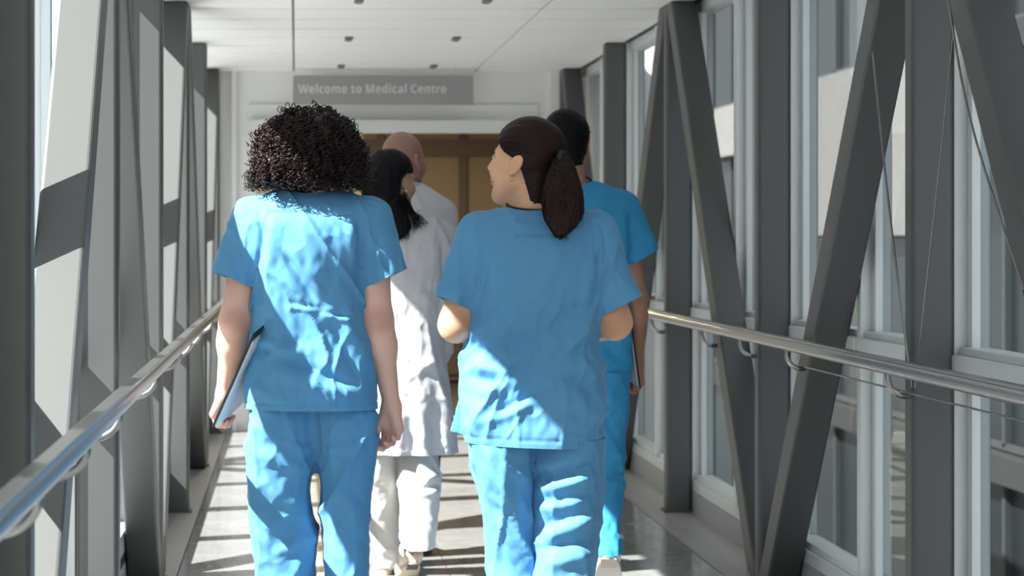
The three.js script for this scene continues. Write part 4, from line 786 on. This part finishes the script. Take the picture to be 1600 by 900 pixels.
// ---- long-haired doctor in a white coat
{
  const k = K(640, 405), P = person(k), { x, y } = k;
  tag(P, 'person with long straight black hair in a white coat, white trousers and beige shoes', 'person', 'hospital staff in the walkway');
  const torso = [[330, 606, 664, -0.01, 0.06], [340, 594, 682, 0.0, 0.08], [352, 580, 698, 0.006, 0.094], [370, 574, 706, 0.012, 0.11], [400, 578, 704, 0.018, 0.124], [440, 584, 698, 0.014, 0.124], [490, 588, 693, 0.008, 0.118], [540, 587, 696, 0.006, 0.126], [600, 581, 704, 0.006, 0.14], [660, 575, 710, 0.006, 0.15], [705, 572, 714, 0.006, 0.156], [740, 570, 716, 0.006, 0.158]];
  const SL = [x(588), y(368), 0.01], SR = [x(692), y(368), 0.01], EL = [x(572), y(490), 0.05], ER = [x(700), y(486), 0.05], WL = [x(592), y(560), -0.16], WR = [x(688), y(560), -0.16];
  const sl = all([cone(SL, EL, 0.062, 0.052), cone(EL, WL, 0.052, 0.044)], 0.02), sr = all([cone(SR, ER, 0.06, 0.05), cone(ER, WR, 0.05, 0.044)], 0.02);
  const body = rowsPx(k, torso), field = (a, b, c) => { const s = Math.min(sl(a, b, c), sr(a, b, c)); return smin(body(a, b, c), s, b > y(400) ? 0.03 : 0.008); }, hem = y(706);
  const cL = cuffCut(WL, [0.2, -0.3, -1], 0.08), cR = cuffCut(WR, [-0.2, -0.3, -1], 0.08), nk = neckCut([x(636), y(334), -0.04], [0.075, 0.05, 0.1]);
  const fold = foldPx(k, [[622, 440, 620, 700, 3, -5], [600, 540, 660, 570, 8, 7], [625, 560, 690, 590, 8, -6], [630, 590, 680, 560, 8, 7], [640, 620, 660, 690, 12, 7], [620, 640, 600, 700, 12, 7], [690, 600, 700, 690, 12, 6], [660, 640, 680, 700, 9, -6], [625, 420, 660, 470, 10, 6], [660, 450, 688, 510, 8, 5], [636, 600, 652, 625, 6, 7], [688, 380, 690, 470, 4, -9]]);
  const g = net(field, [x(545), y(745), -0.26], [x(740), y(325), 0.22], 0.0074);
  warp(g, (a, b, c, n, m, q) => 1.0 * crease(a + 50, b, c, 8, 0.5) + smooth(0.1, 0.5, q) * fold(a, b) + (b < y(560) ? 0.009 * smooth(y(560), y(700), b) * Math.sin(Math.atan2(c, a) * 11) : 0) + stitch(b - hem - 0.025, 0.0035, 0.002));
  part('coat', cloth(g, (a, b, c) => Math.max(hem - b, cL(a, b, c), cR(a, b, c), nk(a, b, c), Math.min(0.02 - Math.abs(a - x(640)), b - y(560) > 0 ? -1 : 1, -c - 0.05)), 0.003), coatMat, P);
  const LL = [[640, 574, 640, -0.0, 0.11], [700, 569, 628, -0.02, 0.1], [740, 570, 624, -0.04, 0.095], [790, 574, 624, -0.08, 0.088], [840, 580, 626, -0.11, 0.082], [896, 584, 628, -0.14, 0.078]];
  const RL = [[640, 634, 704, 0.0, 0.11], [700, 624, 688, 0.02, 0.1], [740, 623, 687, 0.05, 0.098], [765, 625, 686, 0.08, 0.094], [800, 628, 683, 0.12, 0.086], [840, 627, 678, 0.17, 0.08], [870, 626, 674, 0.2, 0.076]];
  const pf = foldPx(k, [[628, 745, 684, 738, 6, 9], [630, 758, 684, 752, 4, -10], [630, 768, 684, 762, 6, 8], [640, 790, 676, 820, 9, 5], [580, 730, 615, 770, 9, 6], [582, 790, 612, 840, 8, 6], [590, 850, 625, 872, 8, 6]]);
  const tr = net(all([rowsPx(k, LL), rowsPx(k, RL)], 0.015), [x(555), 0.0, -0.28], [x(715), y(660), 0.32], 0.0074);
  warp(tr, (a, b, c, n, m, q) => 1.2 * crease(a + 63, b, c, 8, 0.5) + smooth(-0.2, 0.3, q) * pf(a, b));
  part('trousers', cloth(tr, (a, b, c) => Math.max(b - y(668), a < x(625.5) ? 0.03 - b : y(852, 0.2) - 0.2 * (c - 0.2) - b), 0.003), whiteCloth, P);
  shoe('shoe', P, [x(604), 0, -0.06], Math.PI + 0.1, 0, shoeBeige, soleBeige); shoe('shoe', P, [x(646, 0.235), 0.085, 0.235], Math.PI + 0.12, 0.5, shoeBeige, soleBeige, { length: 0.25, width: 0.042, heel: soleGrey, tread: shoeBeige });
  const hL = handCones(WL, [0.4, -0.2, -0.9], [-0.8, 0.4, 0], [0.2, 0.8, 0], { size: 0.9 }), hR = handCones(WR, [-0.4, -0.2, -0.9], [0.8, 0.4, 0], [-0.2, 0.8, 0], { size: 0.9 });
  const armL = armMesh(SK.rosy, EL, [EL[0] * 0.7 + WL[0] * 0.3, EL[1] * 0.7 + WL[1] * 0.3, EL[2] * 0.7 + WL[2] * 0.3], WL, [0.036, 0.034, 0.032, 0.024], hL, 0.005), armR = armMesh(SK.rosy, ER, [ER[0] * 0.7 + WR[0] * 0.3, ER[1] * 0.7 + WR[1] * 0.3, ER[2] * 0.7 + WR[2] * 0.3], WR, [0.036, 0.034, 0.032, 0.024], hR, 0.005);
  const core = net(all([rowsIn(k, torso.slice(3, 9), 0.026), rowsIn(k, LL, 0.034), rowsIn(k, RL, 0.034)], 0.03), [x(555), 0, -0.28], [x(720), y(345), 0.32], 0.015);
  const hf = { at: [x(613), y(283), -0.02], yaw: 2.3, pitch: 0.0, scale: 0.95, neckTo: [0.03, -0.2, -0.03], neckR: 0.05 };
  part('body', weld([headMesh(SK.rosy, hf), armL, armR, tint(core, () => SK.rosy)]), skinMat, P);
  const cap = net((a, b, c) => Math.max(SKULL(a, b, c) - 0.014, (c - (b > 0.03 ? 0.05 : -0.032)) * 0.9, -0.11 - b), [-0.11, -0.13, -0.15], [0.11, 0.16, 0.12], 0.0036);
  const hair = part('hair', warp(place(cap, hf), (a, b, c) => 0.0014 * noise(a * 240, b * 10, c * 240)), hairBlack, P);
  const tail = [[236, 590, 624, 0.0, 0.05], [246, 577, 637, 0.01, 0.075], [262, 570, 640, 0.02, 0.09], [285, 566, 627, 0.035, 0.085], [305, 565, 626, 0.05, 0.078], [325, 569, 634, 0.075, 0.066], [345, 580, 640, 0.1, 0.05], [358, 592, 641, 0.115, 0.038], [368, 602, 634, 0.122, 0.026], [377, 609, 622, 0.126, 0.01]];
  const tg = net(rowsPx(k, tail), [x(555), y(382), -0.1], [x(660), y(230), 0.2], 0.0036);
  warp(tg, (a, b, c) => 0.0026 * noise(a * 170 + 2 * noise(b * 14, 0, 0), b * 6, c * 170) + 0.0014 * noise(a * 420, b * 9, c * 420));
  part('hair_length', tg, hairBlack, hair);
  const list = [];
  for (let i = 0; i < 60; i++) { const t = i / 60, a = 628 + 10 * rnd(), l = rnd(); list.push({ p: [V(x(a - 4), y(300 + 14 * rnd()), 0.07 + 0.03 * rnd()), V(x(a + 3 + 6 * l), y(326 + 5 * l), 0.1), V(x(a + 8 + 14 * l), y(338 + 10 * rnd()), 0.115), V(x(a + 10 + 22 * l), y(346 + 14 * (1 - l) + 4 * rnd()), 0.122)], r0: 0.0016, r1: 0.0005 }); }
  for (let i = 0; i < 70; i++) { const a = 590 + 45 * rnd(), l = rnd(); list.push({ p: [V(x(a - 4), y(315), 0.1 + 0.03 * rnd()), V(x(a + 3), y(345), 0.13), V(x(lerp(a, 622, 0.3) + 5), y(360 + 6 * l), 0.14), V(x(lerp(a, 622, 0.3) + 6), y(366 + 14 * l), 0.138)], r0: 0.0015, r1: 0.0005 }); }
  part('hair_strands', strands(list, 4), hairBlack, hair);
  const eg = new THREE.SphereGeometry(0.0065, 14, 10); eg.translate(...V(-0.083, -0.042, -0.004).applyMatrix4(frame(hf)).toArray()); part('earring', eg, pearl, P);
}

// ---- bald man in a white coat, mostly hidden behind the long-haired doctor
{
  const k = K(636, 379), P = person(k), { x, y } = k;
  tag(P, 'bald person in a white coat, mostly hidden behind the long-haired doctor', 'person', 'hospital staff in the walkway');
  const torso = [[286, 612, 662, -0.01, 0.06], [298, 592, 682, 0.0, 0.08], [312, 570, 700, 0.006, 0.1], [332, 560, 707, 0.012, 0.115], [370, 562, 706, 0.016, 0.128], [440, 570, 700, 0.01, 0.126], [520, 574, 696, 0.006, 0.126], [600, 572, 698, 0.006, 0.138], [690, 568, 702, 0.006, 0.15], [720, 568, 702, 0.006, 0.15]];
  const SL = [x(578), y(336), 0], SR = [x(692), y(336), 0], EL = [x(574), y(455), 0.03], ER = [x(690), y(455), 0.03], WL = [x(600), y(520), -0.18], WR = [x(672), y(520), -0.18];
  const field = all([rowsPx(k, torso), cone(SL, EL, 0.064, 0.054), cone(EL, WL, 0.054, 0.046), cone(SR, ER, 0.064, 0.054), cone(ER, WR, 0.054, 0.046)], 0.02), hem = y(690);
  const g = warp(net(field, [x(540), y(725), -0.28], [x(730), y(280), 0.2], 0.01), (a, b, c) => crease(a + 80, b, c, 7, 0.5));
  const cL = cuffCut(WL, [0.2, -0.3, -1], 0.08), cR = cuffCut(WR, [-0.2, -0.3, -1], 0.08), nk = neckCut([x(636), y(288), -0.03], [0.08, 0.045, 0.1]);
  part('coat', cloth(g, (a, b, c) => Math.max(hem - b, cL(a, b, c), cR(a, b, c), nk(a, b, c)), 0.003), coatMat, P);
  part('collar', tube([V(x(610), y(294), -0.06), V(x(613), y(291), 0.01), V(x(636), y(287), 0.055), V(x(660), y(291), 0.01), V(x(664), y(294), -0.06)], 0.011, 30, 8), coatMat, P);
  const LL = [[640, 576, 640, 0, 0.1], [740, 582, 636, 0.0, 0.085], [862, 590, 632, 0.02, 0.07]], RL = [[640, 632, 696, 0, 0.1], [740, 632, 684, -0.03, 0.085], [862, 634, 676, -0.06, 0.07]];
  const tr = warp(net(all([rowsPx(k, LL), rowsPx(k, RL)], 0.015), [x(560), 0, -0.2], [x(710), y(650), 0.2], 0.01), (a, b, c) => crease(a + 90, b, c, 7, 0.5));
  part('trousers', cloth(tr, (a, b, c) => Math.max(0.05 - b, b - y(660)), 0.003), mat(lin(0.12, 0.12, 0.13), 0.85), P);
  shoe('shoe', P, [x(610), 0, 0.06], Math.PI + 0.1, 0, mat(lin(0.06, 0.05, 0.04), 0.5), soleGrey); shoe('shoe', P, [x(656), 0, 0.0], Math.PI - 0.1, 0, mat(lin(0.06, 0.05, 0.04), 0.5), soleGrey);
  const hL = handCones(WL, [0.4, -0.2, -0.9], [-0.8, 0.4, 0], [0.2, 0.8, 0], {}), hR = handCones(WR, [-0.4, -0.2, -0.9], [0.8, 0.4, 0], [-0.2, 0.8, 0], {});
  const f = (E, W) => E.map((v, i) => v * 0.7 + W[i] * 0.3), armL = armMesh(SK.deep, EL, f(EL, WL), WL, [0.036, 0.034, 0.032, 0.026], hL, 0.005), armR = armMesh(SK.deep, ER, f(ER, WR), WR, [0.036, 0.034, 0.032, 0.026], hR, 0.005);
  const core = net(all([rowsIn(k, torso.slice(3, 8), 0.026), rowsIn(k, LL, 0.034), rowsIn(k, RL, 0.034)], 0.03), [x(560), 0, -0.2], [x(710), y(300), 0.2], 0.016);
  part('body', weld([headMesh(SK.deep, { at: [x(631), y(252), -0.01], yaw: 2.5, scale: 1.02, neckTo: [0.02, -0.2, -0.04], neckR: 0.062 }), armL, armR, tint(core, () => SK.deep)]), skinMat, P);
}
renderer.render(scene, camera);
